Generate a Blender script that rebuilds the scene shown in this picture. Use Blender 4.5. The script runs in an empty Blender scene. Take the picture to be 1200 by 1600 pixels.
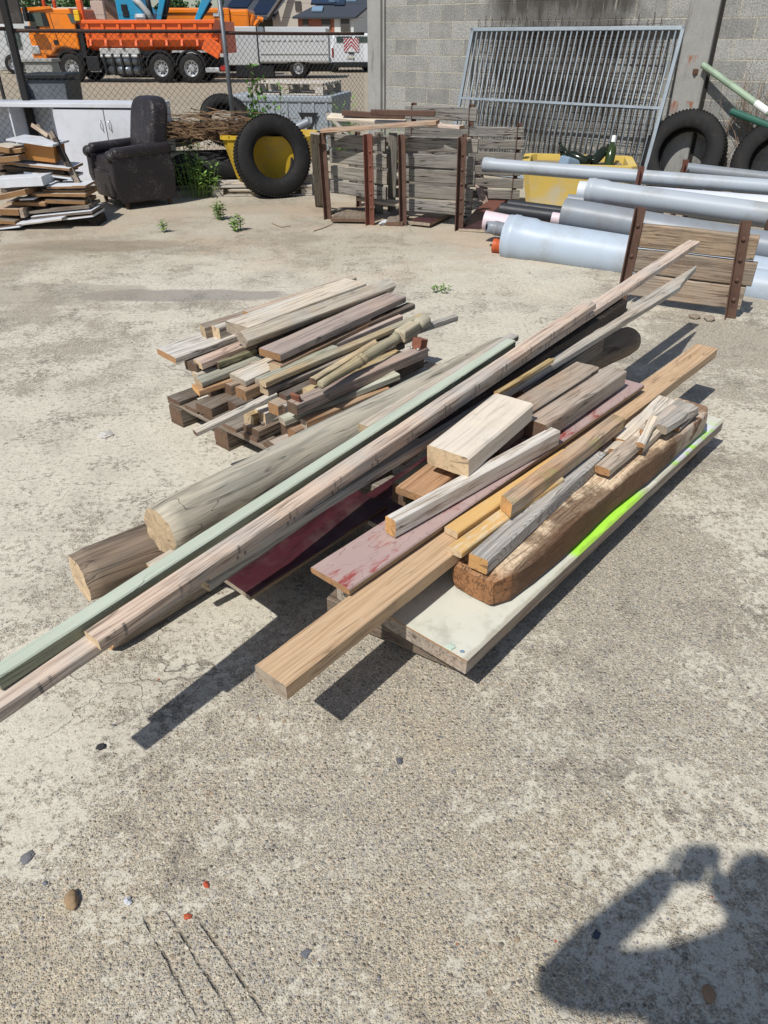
import bpy, bmesh, math, random
from mathutils import Vector, Matrix, Quaternion, noise
V = Vector; R = math.radians
random.seed(7)
sc = bpy.context.scene
col = sc.collection

# ------------------------------------------------------------------ camera and daylight
HC, FPX, TH = 1.6, 1122.0, math.atan(740/1122)
cam = bpy.data.cameras.new('camera'); cam.sensor_fit = 'VERTICAL'; cam.sensor_height = 36
cam.lens = FPX/1600*36; cam.clip_end = 2000; cam.clip_start = 0.03
co = bpy.data.objects.new('camera', cam); col.objects.link(co)
co.location = (0, 0, HC); co.rotation_euler = (math.pi/2-TH, 0, 0); sc.camera = co
sc.view_settings.view_transform = 'Standard'; sc.view_settings.look = 'None'; sc.view_settings.exposure = 0
SUN = V((.36403, .48400, -.79575))
w = bpy.data.worlds.new('World'); sc.world = w; w.use_nodes = True
nt = w.node_tree; bg = nt.nodes['Background']; sky = nt.nodes.new('ShaderNodeTexSky'); sky.sky_type = 'NISHITA'
sky.sun_disc = False; sky.sun_elevation = R(52.7); sky.sun_rotation = R(217); sky.dust_density = 1.0; sky.air_density = 1.0
nt.links.new(sky.outputs[0], bg.inputs[0]); bg.inputs[1].default_value = .09
sl = bpy.data.lights.new('sun', 'SUN'); sl.energy = 4.6; sl.angle = R(.75); sl.color = (1, .965, .91)
so = bpy.data.objects.new('sun', sl); col.objects.link(so); so.rotation_euler = SUN.to_track_quat('-Z', 'Y').to_euler()
so.location = (-4, -5, 12)

# ------------------------------------------------------------------ survey: photo measurement -> place in the yard
fw = V((0, math.cos(TH), -math.sin(TH))); upv = V((0, math.sin(TH), math.cos(TH))); CAM = V((0, 0, HC))
def ray(px, py): return fw + V((1, 0, 0))*((px-600)/FPX) + upv*((800-py)/FPX)
def P(px, py, z=0.):
    r = ray(px, py); return CAM + r*((z-HC)/r.z)
def PD(px, py, d):
    r = ray(px, py); return CAM + r*(d/r.y)

# ------------------------------------------------------------------ object bookkeeping
def tag(o, label=None, cat=None, group=None, kind=None):
    if label and cat and not kind: kind = 'thing'
    for k, v in (('label', label), ('category', cat), ('group', group), ('kind', kind)):
        if v: o[k] = v
    return o
def empty(name, loc=(0, 0, 0), rz=0, label=None, cat=None, group=None):
    o = bpy.data.objects.new(name, None); col.objects.link(o); o.location = loc; o.rotation_euler = (0, 0, rz)
    o.empty_display_size = .1
    return tag(o, label, cat, group)
def link(name, me, mats, parent=None, smooth=False):
    for m in (mats if isinstance(mats, (list, tuple)) else [mats]): me.materials.append(m)
    if smooth:
        for p in me.polygons: p.use_smooth = True
    o = bpy.data.objects.new(name, me); col.objects.link(o); o.parent = parent
    return o
def copy_tree(o, parent=None):
    c = o.copy(); col.objects.link(c); c.parent = parent
    for ch in [x for x in o.children]: copy_tree(ch, c)
    return c

class MB:
    def __init__(s): s.v = []; s.f = []; s.m = []; s.mi = 0
    def add(s, vs, fs):
        b = len(s.v); s.v += [tuple(x) for x in vs]; s.f += [tuple(i+b for i in f) for f in fs]; s.m += [s.mi]*len(fs); return s
    def box(s, c, d, rot=None, taper=1.0):
        a, b, h = d[0]/2, d[1]/2, d[2]/2
        vs = [V((x*a*(taper if z > 0 else 1), y*b*(taper if z > 0 else 1), z*h)) for z in (-1, 1) for y in (-1, 1) for x in (-1, 1)]
        if rot is not None: vs = [rot @ v for v in vs]
        vs = [v+V(c) for v in vs]
        return s.add(vs, [(0, 2, 3, 1), (4, 5, 7, 6), (0, 1, 5, 4), (2, 6, 7, 3), (0, 4, 6, 2), (1, 3, 7, 5)])
    def bbox(s, c, d, bev=.01, rot=None):
        bm = bmesh.new(); bmesh.ops.create_cube(bm, size=1)
        for v in bm.verts: v.co = V((v.co.x*d[0], v.co.y*d[1], v.co.z*d[2]))
        bmesh.ops.bevel(bm, geom=list(bm.edges), offset=min(bev, min(d)*.45), segments=2, affect='EDGES', profile=.6)
        for v in bm.verts:
            v.co = (rot @ v.co if rot is not None else v.co)+V(c)
        return s.bm(bm)
    def bm(s, bm):
        bm.verts.index_update()
        s.add([v.co.copy() for v in bm.verts], [[v.index for v in f.verts] for f in bm.faces]); bm.free(); return s
    def tube(s, pts, r, n=8, caps=True):
        pts = [V(p) for p in pts]; rs = r if isinstance(r, (list, tuple)) else [r]*len(pts)
        vs = []; fs = []; ref = None
        for i, p in enumerate(pts):
            t = (pts[min(i+1, len(pts)-1)]-pts[max(i-1, 0)]).normalized()
            if ref is None: ref = t.orthogonal().normalized()
            a = (ref-t*ref.dot(t)).normalized(); b = t.cross(a); ref = a
            for k in range(n):
                an = 2*math.pi*k/n; vs.append(p+(a*math.cos(an)+b*math.sin(an))*rs[i])
        for i in range(len(pts)-1):
            for k in range(n):
                fs.append((i*n+k, i*n+(k+1) % n, (i+1)*n+(k+1) % n, (i+1)*n+k))
        if caps: fs += [tuple(range(n))[::-1], tuple((len(pts)-1)*n+k for k in range(n))]
        return s.add(vs, fs)
    def lathe(s, prof, n=32, M=None, closed=False):
        # prof: (axial x, radius) around local X
        vs = []; fs = []; m = len(prof)
        for (x, r) in prof:
            for k in range(n):
                a = 2*math.pi*k/n; v = V((x, r*math.cos(a), r*math.sin(a))); vs.append(M @ v if M is not None else v)
        for i in range(m if closed else m-1):
            j = (i+1) % m
            for k in range(n): fs.append((i*n+k, i*n+(k+1) % n, j*n+(k+1) % n, j*n+k))
        return s.add(vs, fs)
    def prism(s, poly, y0, y1, M=None):
        # poly in (x,z), extruded along y
        n = len(poly); vs = [V((x, y0, z)) for x, z in poly]+[V((x, y1, z)) for x, z in poly]
        if M is not None: vs = [M @ v for v in vs]
        return s.add(vs, [tuple(range(n)), tuple(range(2*n-1, n-1, -1))]+[(i, i+n, (i+1) % n+n, (i+1) % n) for i in range(n)])
    def quad(s, a, b, c, d): return s.add([a, b, c, d], [(0, 1, 2, 3)])
    def mesh(s, name):
        me = bpy.data.meshes.new(name); me.from_pydata(s.v, [], s.f)
        me.polygons.foreach_set('material_index', s.m)
        bm = bmesh.new(); bm.from_mesh(me); bmesh.ops.recalc_face_normals(bm, faces=list(bm.faces)); bm.to_mesh(me); bm.free()
        return me
    def build(s, name, mats, parent=None, smooth=False): return link(name, s.mesh(name), mats, parent, smooth)
def rotm(z=0, y=0, x=0): return Matrix.Rotation(z, 3, 'Z') @ Matrix.Rotation(y, 3, 'Y') @ Matrix.Rotation(x, 3, 'X')

# ------------------------------------------------------------------ materials
def lin(h):
    h = h.lstrip('#'); o = []
    for i in (0, 2, 4):
        c = int(h[i:i+2], 16)/255; o.append(c/12.92 if c <= .04045 else ((c+.055)/1.055)**2.4)
    return tuple(o)+(1,)
class NT:
    def __init__(s, name):
        s.mat = bpy.data.materials.new(name); s.mat.use_nodes = True; s.t = s.mat.node_tree
        s.b = s.t.nodes['Principled BSDF']; s.b.inputs['Specular IOR Level'].default_value = .35
    def n(s, typ, **kw):
        n = s.t.nodes.new('ShaderNode'+typ)
        for k, v in kw.items(): setattr(n, k, v)
        return n
    def put(s, sock, val):
        if isinstance(val, bpy.types.NodeSocket): s.t.links.new(val, sock)
        elif val is not None:
            if isinstance(val, (tuple, list)) and len(val) == 3 and sock.type == 'RGBA': val = tuple(val)+(1,)
            sock.default_value = val
    def math(s, op, a, b=None, c=None, clamp=False):
        n = s.n('Math', operation=op, use_clamp=clamp)
        for i, x in enumerate((a, b, c)):
            if x is not None: s.put(n.inputs[i], x)
        return n.outputs[0]
    def mix(s, f, a, b, blend='MIX'):
        n = s.n('Mix', data_type='RGBA', blend_type=blend); s.put(n.inputs[0], f); s.put(n.inputs[6], a); s.put(n.inputs[7], b); return n.outputs[2]
    def ramp(s, x, stops):
        n = s.n('ValToRGB'); e = n.color_ramp.elements
        while len(e) < len(stops): e.new(.5)
        for i, (p, c) in enumerate(stops):
            e[i].position = p; e[i].color = (c, c, c, 1) if not isinstance(c, (tuple, list)) else (tuple(c)+(1,) if len(c) == 3 else c)
        s.put(n.inputs[0], x); return n.outputs[0]
    def step(s, x, lo, hi):   # smooth 0..1 between lo and hi
        n = s.n('MapRange', interpolation_type='SMOOTHSTEP'); s.put(n.inputs[0], x); n.inputs[1].default_value = lo; n.inputs[2].default_value = hi; return n.outputs[0]
    def coord(s, kind='Object', scale=(1, 1, 1), rnd=0., loc=(0, 0, 0)):
        c = s.n('TexCoord').outputs[kind]
        if rnd:
            oi = s.n('ObjectInfo').outputs['Random']; m = s.math('MULTIPLY', oi, rnd)
            a = s.n('VectorMath', operation='ADD'); s.put(a.inputs[0], c)
            cb = s.n('CombineXYZ'); s.put(cb.inputs[0], m); s.put(cb.inputs[1], s.math('MULTIPLY', m, .37)); s.put(cb.inputs[2], s.math('MULTIPLY', m, .71)); s.put(a.inputs[1], cb.outputs[0]); c = a.outputs[0]
        mp = s.n('Mapping'); mp.inputs['Scale'].default_value = scale; mp.inputs['Location'].default_value = loc; s.put(mp.inputs[0], c); return mp.outputs[0]
    def noise(s, vec, scale, detail=4, rough=.55, dist=0., out=0):
        n = s.n('TexNoise'); s.put(n.inputs['Vector'], vec); s.put(n.inputs['Scale'], scale); n.inputs['Detail'].default_value = detail; n.inputs['Roughness'].default_value = rough; n.inputs['Distortion'].default_value = dist
        return n.outputs[out]
    def voro(s, vec, scale, feature='F1', rnd=1.):
        n = s.n('TexVoronoi', feature=feature); s.put(n.inputs['Vector'], vec); n.inputs['Scale'].default_value = scale; n.inputs['Randomness'].default_value = rnd; return n
    def sep(s, v):
        n = s.n('SeparateXYZ'); s.put(n.inputs[0], v); return n.outputs
    def bump(s, h, strength=.3, dist=.01, normal=None):
        n = s.n('Bump'); n.inputs['Strength'].default_value = strength; n.inputs['Distance'].default_value = dist; s.put(n.inputs['Height'], h)
        if normal is not None: s.put(n.inputs['Normal'], normal)
        return n.outputs[0]
    def out(s, color=None, rough=None, normal=None, metal=None):
        s.put(s.b.inputs['Base Color'], color); s.put(s.b.inputs['Roughness'], rough); s.put(s.b.inputs['Metallic'], metal)
        if normal is not None: s.put(s.b.inputs['Normal'], normal)
        return s.mat

def wood(name, c1, c2, grey=None, gamt=.5, crack=.6, val=.22, tint=None, tintamt=0., bump=.5, grain=1.0, stain=.35, extra=None, sat=None, streak=.36, lcrack=0.):
    t = NT(name); c1 = lin(c1); c2 = lin(c2)
    v = t.coord(scale=(1, 1, 1), rnd=37.)
    warp = t.noise(t.coord(scale=(.9, 5, 5), rnd=37.), 1.5, 2, .5)
    vs = t.n('VectorMath', operation='MULTIPLY_ADD'); t.put(vs.inputs[0], v); vs.inputs[1].default_value = (1.6*grain, 62*grain, 62*grain)
    cb = t.n('CombineXYZ'); t.put(cb.inputs[1], t.math('MULTIPLY', warp, 2.2)); t.put(cb.inputs[2], t.math('MULTIPLY', warp, 2.2)); t.put(vs.inputs[2], cb.outputs[0])
    g = t.noise(vs.outputs[0], 1.6, 5, .62)
    g2 = t.noise(vs.outputs[0], 4., 4, .7)
    f = t.ramp(g, [(.38, 0), (.47, .65), (.56, 1)])
    c = t.mix(f, c2, c1)
    c = t.mix(t.math('MULTIPLY', t.step(g2, .48, .66), streak), c, tuple(x*.5 for x in c2[:3])+(1,))
    if grey:
        big = t.noise(v, 3.2, 4, .6); c = t.mix(t.math('MULTIPLY', t.step(big, .5-gamt*.35, .78-gamt*.4), .85), c, t.mix(f, tuple(x*.62 for x in lin(grey)[:3])+(1,), lin(grey)))
    # broad dirt and water stains
    st = t.noise(v, 6., 5, .65); c = t.mix(t.math('MULTIPLY', t.step(st, .52, .72), stain*.8), c, (.10, .082, .066, 1))
    sc2 = t.noise(v, 90., 2, .5); c = t.mix(t.math('MULTIPLY', t.step(sc2, .62, .8), .25), c, (.55, .5, .42, 1))
    # knots and nail stains
    kv = t.n('VectorMath', operation='MULTIPLY'); t.put(kv.inputs[0], v); kv.inputs[1].default_value = (1.6, 4.5, 4.5); kn = t.voro(kv.outputs[0], 1.7); kp = t.math('MULTIPLY', t.math('SUBTRACT', 1., t.step(kn.outputs['Distance'], .035, .085)), t.math('GREATER_THAN', t.sep(kn.outputs['Color'])[0], .45)); c = t.mix(t.math('MULTIPLY', kp, .7), c, (.05, .032, .02, 1))
    nv = t.voro(v, 5.5); npn = t.math('MULTIPLY', t.math('SUBTRACT', 1., t.step(nv.outputs['Distance'], .012, .03)), t.math('GREATER_THAN', t.sep(nv.outputs['Color'])[1], .4)); c = t.mix(npn, c, (.03, .02, .015, 1))
    # drying cracks along the grain
    ck = t.n('VectorMath', operation='MULTIPLY_ADD'); t.put(ck.inputs[0], v); ck.inputs[1].default_value = (1.1, 26, 26); t.put(ck.inputs[2], cb.outputs[0])
    ckn = t.noise(ck.outputs[0], 1.1, 2, .5); line = t.math('ABSOLUTE', t.math('SUBTRACT', ckn, .5))
    msk = t.step(t.noise(v, 4.0, 2, .5), .46, .6)
    cr = t.math('MULTIPLY', t.math('SUBTRACT', 1., t.step(line, .004, .02)), t.math('MULTIPLY', msk, crack))
    c = t.mix(cr, c, (.025, .018, .012, 1))
    if lcrack:
        lk = t.n('VectorMath', operation='MULTIPLY_ADD'); t.put(lk.inputs[0], v); lk.inputs[1].default_value = (.28, 9, 9); t.put(lk.inputs[2], cb.outputs[0]); l2 = t.math('ABSOLUTE', t.math('SUBTRACT', t.noise(lk.outputs[0], 1.5, 2, .5), .5)); lm = t.math('MULTIPLY', t.math('SUBTRACT', 1., t.step(l2, .003, .013)), t.math('MULTIPLY', t.step(t.noise(v, 2.5, 2, .5), .44, .5), lcrack)); c = t.mix(lm, c, (.02, .015, .01, 1)); cr = t.math('MAXIMUM', cr, lm)
    if tint: c = t.mix(tintamt, c, lin(tint))
    if extra: c = extra(t, c, v, g)
    oi = t.n('ObjectInfo').outputs['Random']
    hv = t.n('HueSaturation'); t.put(hv.inputs['Color'], c); t.put(hv.inputs['Value'], t.math('MULTIPLY_ADD', oi, val*2, 1-val)); t.put(hv.inputs['Saturation'], t.math('MULTIPLY_ADD', t.math('FRACT', t.math('MULTIPLY', oi, 7.3)), .3, .78 if sat is None else sat))
    h = t.math('SUBTRACT', t.math('ADD', t.math('MULTIPLY', g, .6), t.math('MULTIPLY', g2, .3)), t.math('MULTIPLY', cr, 1.2))
    return t.out(hv.outputs[0], t.math('MULTIPLY_ADD', g, .2, .62), t.bump(h, bump, .006))
def endgrain(name, c1, c2):
    t = NT(name); v = t.coord(rnd=.31); s = t.sep(v)
    cb = t.n('CombineXYZ'); t.put(cb.inputs[0], t.math('MULTIPLY', s[0], .1)); t.put(cb.inputs[1], s[1]); t.put(cb.inputs[2], t.math('ADD', s[2], .05))
    wv = t.n('TexWave', wave_type='RINGS', rings_direction='SPHERICAL'); t.put(wv.inputs[0], cb.outputs[0]); wv.inputs['Scale'].default_value = 48; wv.inputs['Distortion'].default_value = 3.5; wv.inputs['Detail'].default_value = 2
    n = t.noise(v, 60, 4, .6); c = t.mix(t.math('MULTIPLY', wv.outputs['Fac'], .16), lin(c1), lin(c2)); c = t.mix(t.math('MULTIPLY', t.step(t.noise(v, 11., 4, .6), .45, .7), .5), c, lin('#6f6050')); c = t.mix(t.math('MULTIPLY', t.step(n, .5, .8), .6), c, tuple(x*.4 for x in lin(c2)[:3]))
    so_ = t.sep(t.n('TexCoord').outputs['Object']); oi = t.n('ObjectInfo').outputs['Random']; ang = t.math('ARCTAN2', so_[1], so_[2]); ra = t.n('CombineXYZ'); t.put(ra.inputs[0], t.math('MULTIPLY_ADD', ang, .42, t.math('MULTIPLY', oi, 40.))); t.put(ra.inputs[1], t.math('MULTIPLY', t.noise(v, 20., 2, .5), .3)); rl = t.math('ABSOLUTE', t.math('SUBTRACT', t.noise(ra.outputs[0], 1.6, 1, .5), .5)); c = t.mix(t.math('MULTIPLY', t.math('SUBTRACT', 1., t.step(rl, .002, .010)), .6), c, (.05, .036, .027, 1))
    hv = t.n('HueSaturation'); t.put(hv.inputs['Color'], c); t.put(hv.inputs['Value'], t.math('MULTIPLY_ADD', oi, .4, .75))
    return t.out(hv.outputs[0], .85, t.bump(n, .5, .004))
def plain(name, c, rough=.5, metal=0., var=.12, nscale=8., dirt=None, damt=.4, bump=.05, dscale=4., spec=None, rnd=11.):
    t = NT(name); v = t.coord(rnd=rnd); n = t.noise(v, nscale, 4, .6); c = lin(c)
    k = t.mix(n, tuple(x*(1-var) for x in c[:3]), tuple(min(1, x*(1+var)) for x in c[:3]))
    if dirt:
        d = t.noise(v, dscale, 6, .68); k = t.mix(t.math('MULTIPLY', t.step(d, .45, .72), damt), k, lin(dirt))
    if spec is not None: t.b.inputs['Specular IOR Level'].default_value = spec
    return t.out(k, t.math('MULTIPLY_ADD', n, .25, rough-.12), t.bump(t.noise(v, nscale*6, 3, .6), bump, .004) if bump else None, metal)

W = {}
W['grey'] = wood('weathered_wood', '#c3b7a6', '#96897a', '#bab5ab', .5, stain=.25)
W['pale'] = wood('pale_wood', '#d6c8b2', '#b8a68d', '#cdc8be', .35, .45, stain=.2)
W['brown'] = wood('brown_wood', '#b59c85', '#846d58', '#aca091', .5)
W['tan'] = wood('tan_wood', '#c7aa8a', '#ae9070', None, 0, .35, .05, stain=.18, grain=.9, bump=.35, sat=.8, streak=.25)
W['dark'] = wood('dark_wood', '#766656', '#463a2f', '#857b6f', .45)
W['black'] = wood('rotten_black_wood', '#3a3029', '#171310', None, 0, .9, bump=1.)
W['rust'] = wood('orange_brown_wood', '#b38d6b', '#8a684a', '#a8947c', .25, .4, .1, stain=.25)
W['straw'] = wood('straw_wood', '#c3aa78', '#967a4c', '#aaa58c', .25, .5)
W['reddish'] = wood('reddish_wood', '#bfa592', '#957968', '#b3a296', .45)
W['beige'] = wood('beige_board', '#c2a583', '#a0815f', None, 0, .3, .08, stain=.2)
def whitewash(t, c, v, g):
    f = t.step(t.noise(t.coord(scale=(2, 30, 30), rnd=9.), 2., 5, .7), .34, .56); return t.mix(t.math('MULTIPLY', f, .85), c, lin('#d6d1c8'))
W['white'] = wood('whitewashed_wood', '#b5a691', '#8b7a66', None, 0, .8, .05, stain=.12, extra=whitewash)
def swirl(t, c, v, g):
    w_ = t.n('TexWave', wave_type='RINGS', rings_direction='SPHERICAL')
    mp = t.coord(scale=(2.2, 11, 5), rnd=3.); wp = t.noise(mp, 1.2, 2, .5, out=1)
    ad = t.n('VectorMath', operation='MULTIPLY_ADD'); t.put(ad.inputs[0], wp); ad.inputs[1].default_value = (1.6, 1.6, 1.6); t.put(ad.inputs[2], mp); t.put(w_.inputs[0], ad.outputs[0]); w_.inputs['Scale'].default_value = 4.2; w_.inputs['Distortion'].default_value = .6
    return t.mix(t.math('MULTIPLY', t.step(w_.outputs['Fac'], .72, .98), .6), c, lin('#6b665f'))
W['swirl'] = wood('silver_grey_knotty_wood', '#bdb5a8', '#9a9187', '#b9b6b0', .6, .4, .05, stain=.12, extra=swirl)
def moss(t, c, v, g):
    return t.mix(t.math('MULTIPLY', t.step(t.noise(t.coord(rnd=5.), 9., 4, .6), .55, .68), .6), c, lin('#8f9150'))
W['moss'] = wood('mossy_tan_wood', '#c29c76', '#96704f', '#b3a48c', .35, .5, .06, extra=moss)
def greentop(t, c, v, g):
    nz = t.sep(t.n('TexCoord').outputs['Normal'])[2]; b = t.noise(t.coord(scale=(1, 9, 9), rnd=3.), 3., 4, .6)
    k = t.mix(b, lin('#a7b49d'), lin('#cad4c0')); return t.mix(t.math('MULTIPLY', t.step(nz, .4, .8), .85), t.mix(.35, c, lin('#6f7a58')), k)
W['green'] = wood('green_treated_wood', '#a3aa8e', '#7a805f', None, 0, .5, .04, extra=greentop)
def lumber_marks(t, c, v, g):
    s = t.sep(t.n('TexCoord').outputs['Object']); nz = t.sep(t.n('TexCoord').outputs['Normal'])
    k = t.math('FRACT', t.math('MULTIPLY', s[0], 5.2)); a = t.math('SUBTRACT', 1., t.step(t.math('ABSOLUTE', t.math('SUBTRACT', k, .5)), .012, .03)); b = t.math('SUBTRACT', 1., t.step(t.math('ABSOLUTE', t.math('SUBTRACT', k, .64)), .012, .03))
    side = t.step(t.math('MULTIPLY', nz[1], -1.), .5, .8); bl = t.step(t.noise(v, 14., 2, .5), .42, .55)
    return t.mix(t.math('MULTIPLY', t.math('MULTIPLY', t.math('MAXIMUM', a, b), side), t.math('MULTIPLY', bl, .7)), c, lin('#3b3d44'))
W['marked'] = wood('pinkish_weathered_wood', '#cdb8a4', '#a78f7e', '#b5afa7', .3, .5, .05, stain=.12, extra=lumber_marks)
def rot(t, c, v, g):
    p = t.coord(rnd=0.); s = t.sep(p); a = t.noise(p, 6., 5, .68); x, y = s[0], s[1]; nz = t.sep(t.n('TexCoord').outputs['Normal'])[2]; ga = t.mix(g, lin('#3b291d'), lin('#6d4e38'))
    ac = t.math('MULTIPLY', t.math('SUBTRACT', a, .5), 1.)
    st = t.math('SUBTRACT', 1., t.step(t.math('ADD', t.math('ABSOLUTE', t.math('ADD', x, .40)), t.math('ADD', t.math('MULTIPLY', y, 1.6), t.math('MULTIPLY', ac, 1.3))), .04, .22)); c = t.mix(t.math('MULTIPLY', st, .75), c, ga)
    edge = t.step(t.math('ADD', t.math('MULTIPLY', y, -1.), t.math('MULTIPLY', ac, .12)), .066, .088); c = t.mix(t.math('MULTIPLY', edge, .75), c, ga)
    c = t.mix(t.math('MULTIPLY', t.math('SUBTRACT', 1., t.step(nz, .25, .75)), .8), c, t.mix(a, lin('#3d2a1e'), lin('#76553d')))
    end = t.step(t.math('ADD', t.math('MULTIPLY', x, -1.), t.math('MULTIPLY', ac, .25)), .70, .80); c = t.mix(t.math('MULTIPLY', end, .85), c, t.mix(a, lin('#6b452e'), lin('#bb8a62')))
    vn_ = t.noise(t.coord(scale=(1, 2.2, 1)), 24., 3, .6); vr = t.math('ABSOLUTE', t.math('SUBTRACT', vn_, .5)); c = t.mix(t.math('MULTIPLY', t.math('MULTIPLY', t.math('SUBTRACT', 1., t.step(vr, .008, .04)), t.math('MAXIMUM', end, .25)), .7), c, lin('#2a1b12')); c = t.mix(t.math('MULTIPLY', t.step(t.noise(p, 80., 3, .7), .5, .68), .45), c, lin('#4a3426'))
    far = t.step(t.math('ADD', x, t.math('MULTIPLY', ac, .4)), .42, .62); c = t.mix(t.math('MULTIPLY', far, .75), c, t.mix(t.step(a, .44, .54), lin('#6a4533'), lin('#cfc0ae')))
    return c
W['rotten'] = wood('rotten_beam_wood', '#e2ceb2', '#cbb093', None, 0, .45, .03, bump=.9, stain=.15, grain=.8, extra=rot, sat=.8)
def yellowpaint(lo, hi):
    def f(t, c, v, g):
        b = t.noise(t.coord(scale=(4, 14, 14), rnd=5.), 4., 5, .65); return t.mix(t.math('SUBTRACT', 1., t.math('MULTIPLY', t.step(b, lo, hi), .75)), c, t.mix(g, lin('#b98527'), lin('#dcae4c')))
    return f
W['yellow'] = wood('yellow_stained_wood', '#cfb892', '#a88b60', None, 0, .3, .04, stain=.1, extra=yellowpaint(.6, .8), sat=.6)
W['yellowworn'] = wood('worn_yellow_wood', '#d8c7a6', '#b3965f', None, 0, .5, .04, stain=.15, extra=yellowpaint(.42, .58), sat=.6)
W['blue'] = wood('bluish_treated_wood', '#b3b29d', '#827f6b', '#b5b5a6', .4)
W['olive'] = wood('olive_treated_wood', '#8d8a66', '#5e5a42', '#98937c', .3)
def streaks(c1, c2, c3):
    def f(t, c, v, g):
        q = t.noise(t.coord(scale=(.7, 7, 7), rnd=5.), 1.6, 4, .6); k = t.mix(t.step(q, .42, .5), lin(c1), lin(c2)); k = t.mix(t.step(q, .54, .64), k, lin(c3)); return t.mix(.55, c, k)
    return f
W['logbrown'] = wood('brown_log_wood', '#8d7862', '#5c4a3b', '#7f7467', .4, .9, .03, stain=.3, extra=streaks('#5c4c3e', '#83705c', '#6f6457'), sat=.7, lcrack=1.)
W['loggrey'] = wood('weathered_log_wood', '#b9ac92', '#8a7e68', '#aaa898', .4, .9, .03, stain=.25, extra=streaks('#827d6f', '#bcb19b', '#9aa095'), sat=.7, lcrack=1.)
W['sawn'] = wood('sawn_pale_wood', '#d8c9b2', '#d0c0a8', '#d3c8b8', .3, .2, .02, stain=.10, bump=.3, grain=.7, streak=.10)
E_ = {'e': endgrain('log_end_grain', '#c2ab8b', '#9c8362'), 'l': endgrain('pale_end_grain', '#c9b291', '#b0936c'), 'o': endgrain('orange_end_grain', '#cf9f66', '#b8854c'), 'g': endgrain('grey_end_grain', '#a99c8a', '#6d6154'), 'd': endgrain('dark_end_grain', '#6a5342', '#38291f'), 'b': endgrain('brown_end_grain', '#a07a56', '#6a4a31')}

# ------------------------------------------------------------------ timber
def plank_mesh(L, Wd, T, bev=.004, rough=.0014, bow=0., seed=0, wnear=None, skew=0., jag=0., taperT=1., chips=1., rnd=False, tip=0.):
    rng = random.Random(seed); n = max(6, min(60, int(L/.06))); vs = []; fs = []; mi = []
    hw, ht = Wd/2, T/2; b = min(bev, hw*.45, ht*.45)
    prof = [(-hw+b, -ht), (-hw*.3, -ht), (hw*.3, -ht), (hw-b, -ht), (hw, -ht+b), (hw, ht-b), (hw-b, ht), (hw*.3, ht), (-hw*.3, ht), (-hw+b, ht), (-hw, ht-b), (-hw, -ht+b)]
    if rnd:
        prof = []
        for k in range(28):
            a = 2*math.pi*(k+.5)/28-math.pi*.75; ca_, sa_ = math.cos(a), math.sin(a); prof.append((hw*math.copysign(abs(ca_)**.13, ca_), ht*math.copysign(abs(sa_)**.24, sa_)))
    m = len(prof); off = rng.random()*100; bow2 = rng.uniform(-1, 1)*.003*L
    for i in range(n+1):
        u = i/n; x0 = -L/2+L*u; k = 1-(1-u)*0
        wk = 1. if wnear is None else wnear+(1-wnear)*u
        tk = 1+(taperT-1)*u
        for j, (y, z) in enumerate(prof):
            x = x0
            if i == 0: x += skew*y/hw*.5*Wd
            if i == n and jag: x -= jag*(.5+.5*noise.noise(V((y*60+off, z*40, 3))))+jag*.6*abs(noise.noise(V((y*150, off, 1))))
            p = V((x*3+off, y*22, z*22)); d = noise.noise_vector(p)*rough+noise.noise_vector(p*5)*rough*.4
            yy, zz = y*wk, z*tk
            if rnd:
                e_ = min(u, 1-u)*L; k_ = 1-.24*max(0, 1-e_/.05)**2.5; yy *= k_; zz *= (.5+.5*k_); yy += .016*noise.noise(V((x*2.2+off, 0, z*9))); zz += (.010*noise.noise(V((x*3+off, y*9, 4)))-.014*max(0, noise.noise(V((x*1.4+off, y*34, 7)))-.1))*(1 if z > 0 else .3); kn = max(0, 1-e_/.10); yy += kn*.016*noise.noise(V((x*18, y*25, z*25+off))); zz += kn*.014*noise.noise(V((x*18, y*25+off, z*25)))
            elif j in (3, 4, 5, 6, 9, 10, 11, 0):
                e = noise.noise(V((x*9+off*2, (j//3)*7., 0)))
                if e > .25: yy -= math.copysign((e-.25)*.010*chips, y); zz -= math.copysign((e-.25)*.006*chips, z)
            if tip and x0 > L/2-tip:
                k_ = (x0-(L/2-tip))/tip; lo = hw*(-1+1.75*k_**.8)+.004*noise.noise(V((x*40, off, 2))); yy = max(yy, min(lo, hw*.9))
            arc = (1-(2*u-1)**2)
            vs.append((x, yy+d.y+bow2*arc, zz+d.z+bow*arc))
    for i in range(n):
        for j in range(m): fs.append((i*m+j, (i+1)*m+j, (i+1)*m+(j+1) % m, i*m+(j+1) % m)); mi.append(0)
    for i, s in ((0, 1), (n, -1)):
        c = len(vs); xs = [vs[i*m+j] for j in range(m)]; vs.append((sum(q[0] for q in xs)/m, sum(q[1] for q in xs)/m, sum(q[2] for q in xs)/m))
        for j in range(m): fs.append((c, i*m+j, i*m+(j+1) % m) if s > 0 else (c, i*m+(j+1) % m, i*m+j)); mi.append(1)
    me = bpy.data.meshes.new('timber'); me.from_pydata(vs, [], fs); me.polygons.foreach_set('material_index', mi)
    bm = bmesh.new(); bm.from_mesh(me); bmesh.ops.recalc_face_normals(bm, faces=list(bm.faces)); bm.to_mesh(me); bm.free()
    return me
_seed = [100]
def frame(cn, cf, lat):
    x = (cf-cn).normalized(); y = (lat-x*lat.dot(x)).normalized(); z = x.cross(y)
    if z.z < 0: y = -y; z = -z
    return x, y, z
def setm(o, c, x, y, z):
    M = Matrix((x, y, z)).transposed().to_4x4(); M.translation = c; o.matrix_world = M; return o
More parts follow.
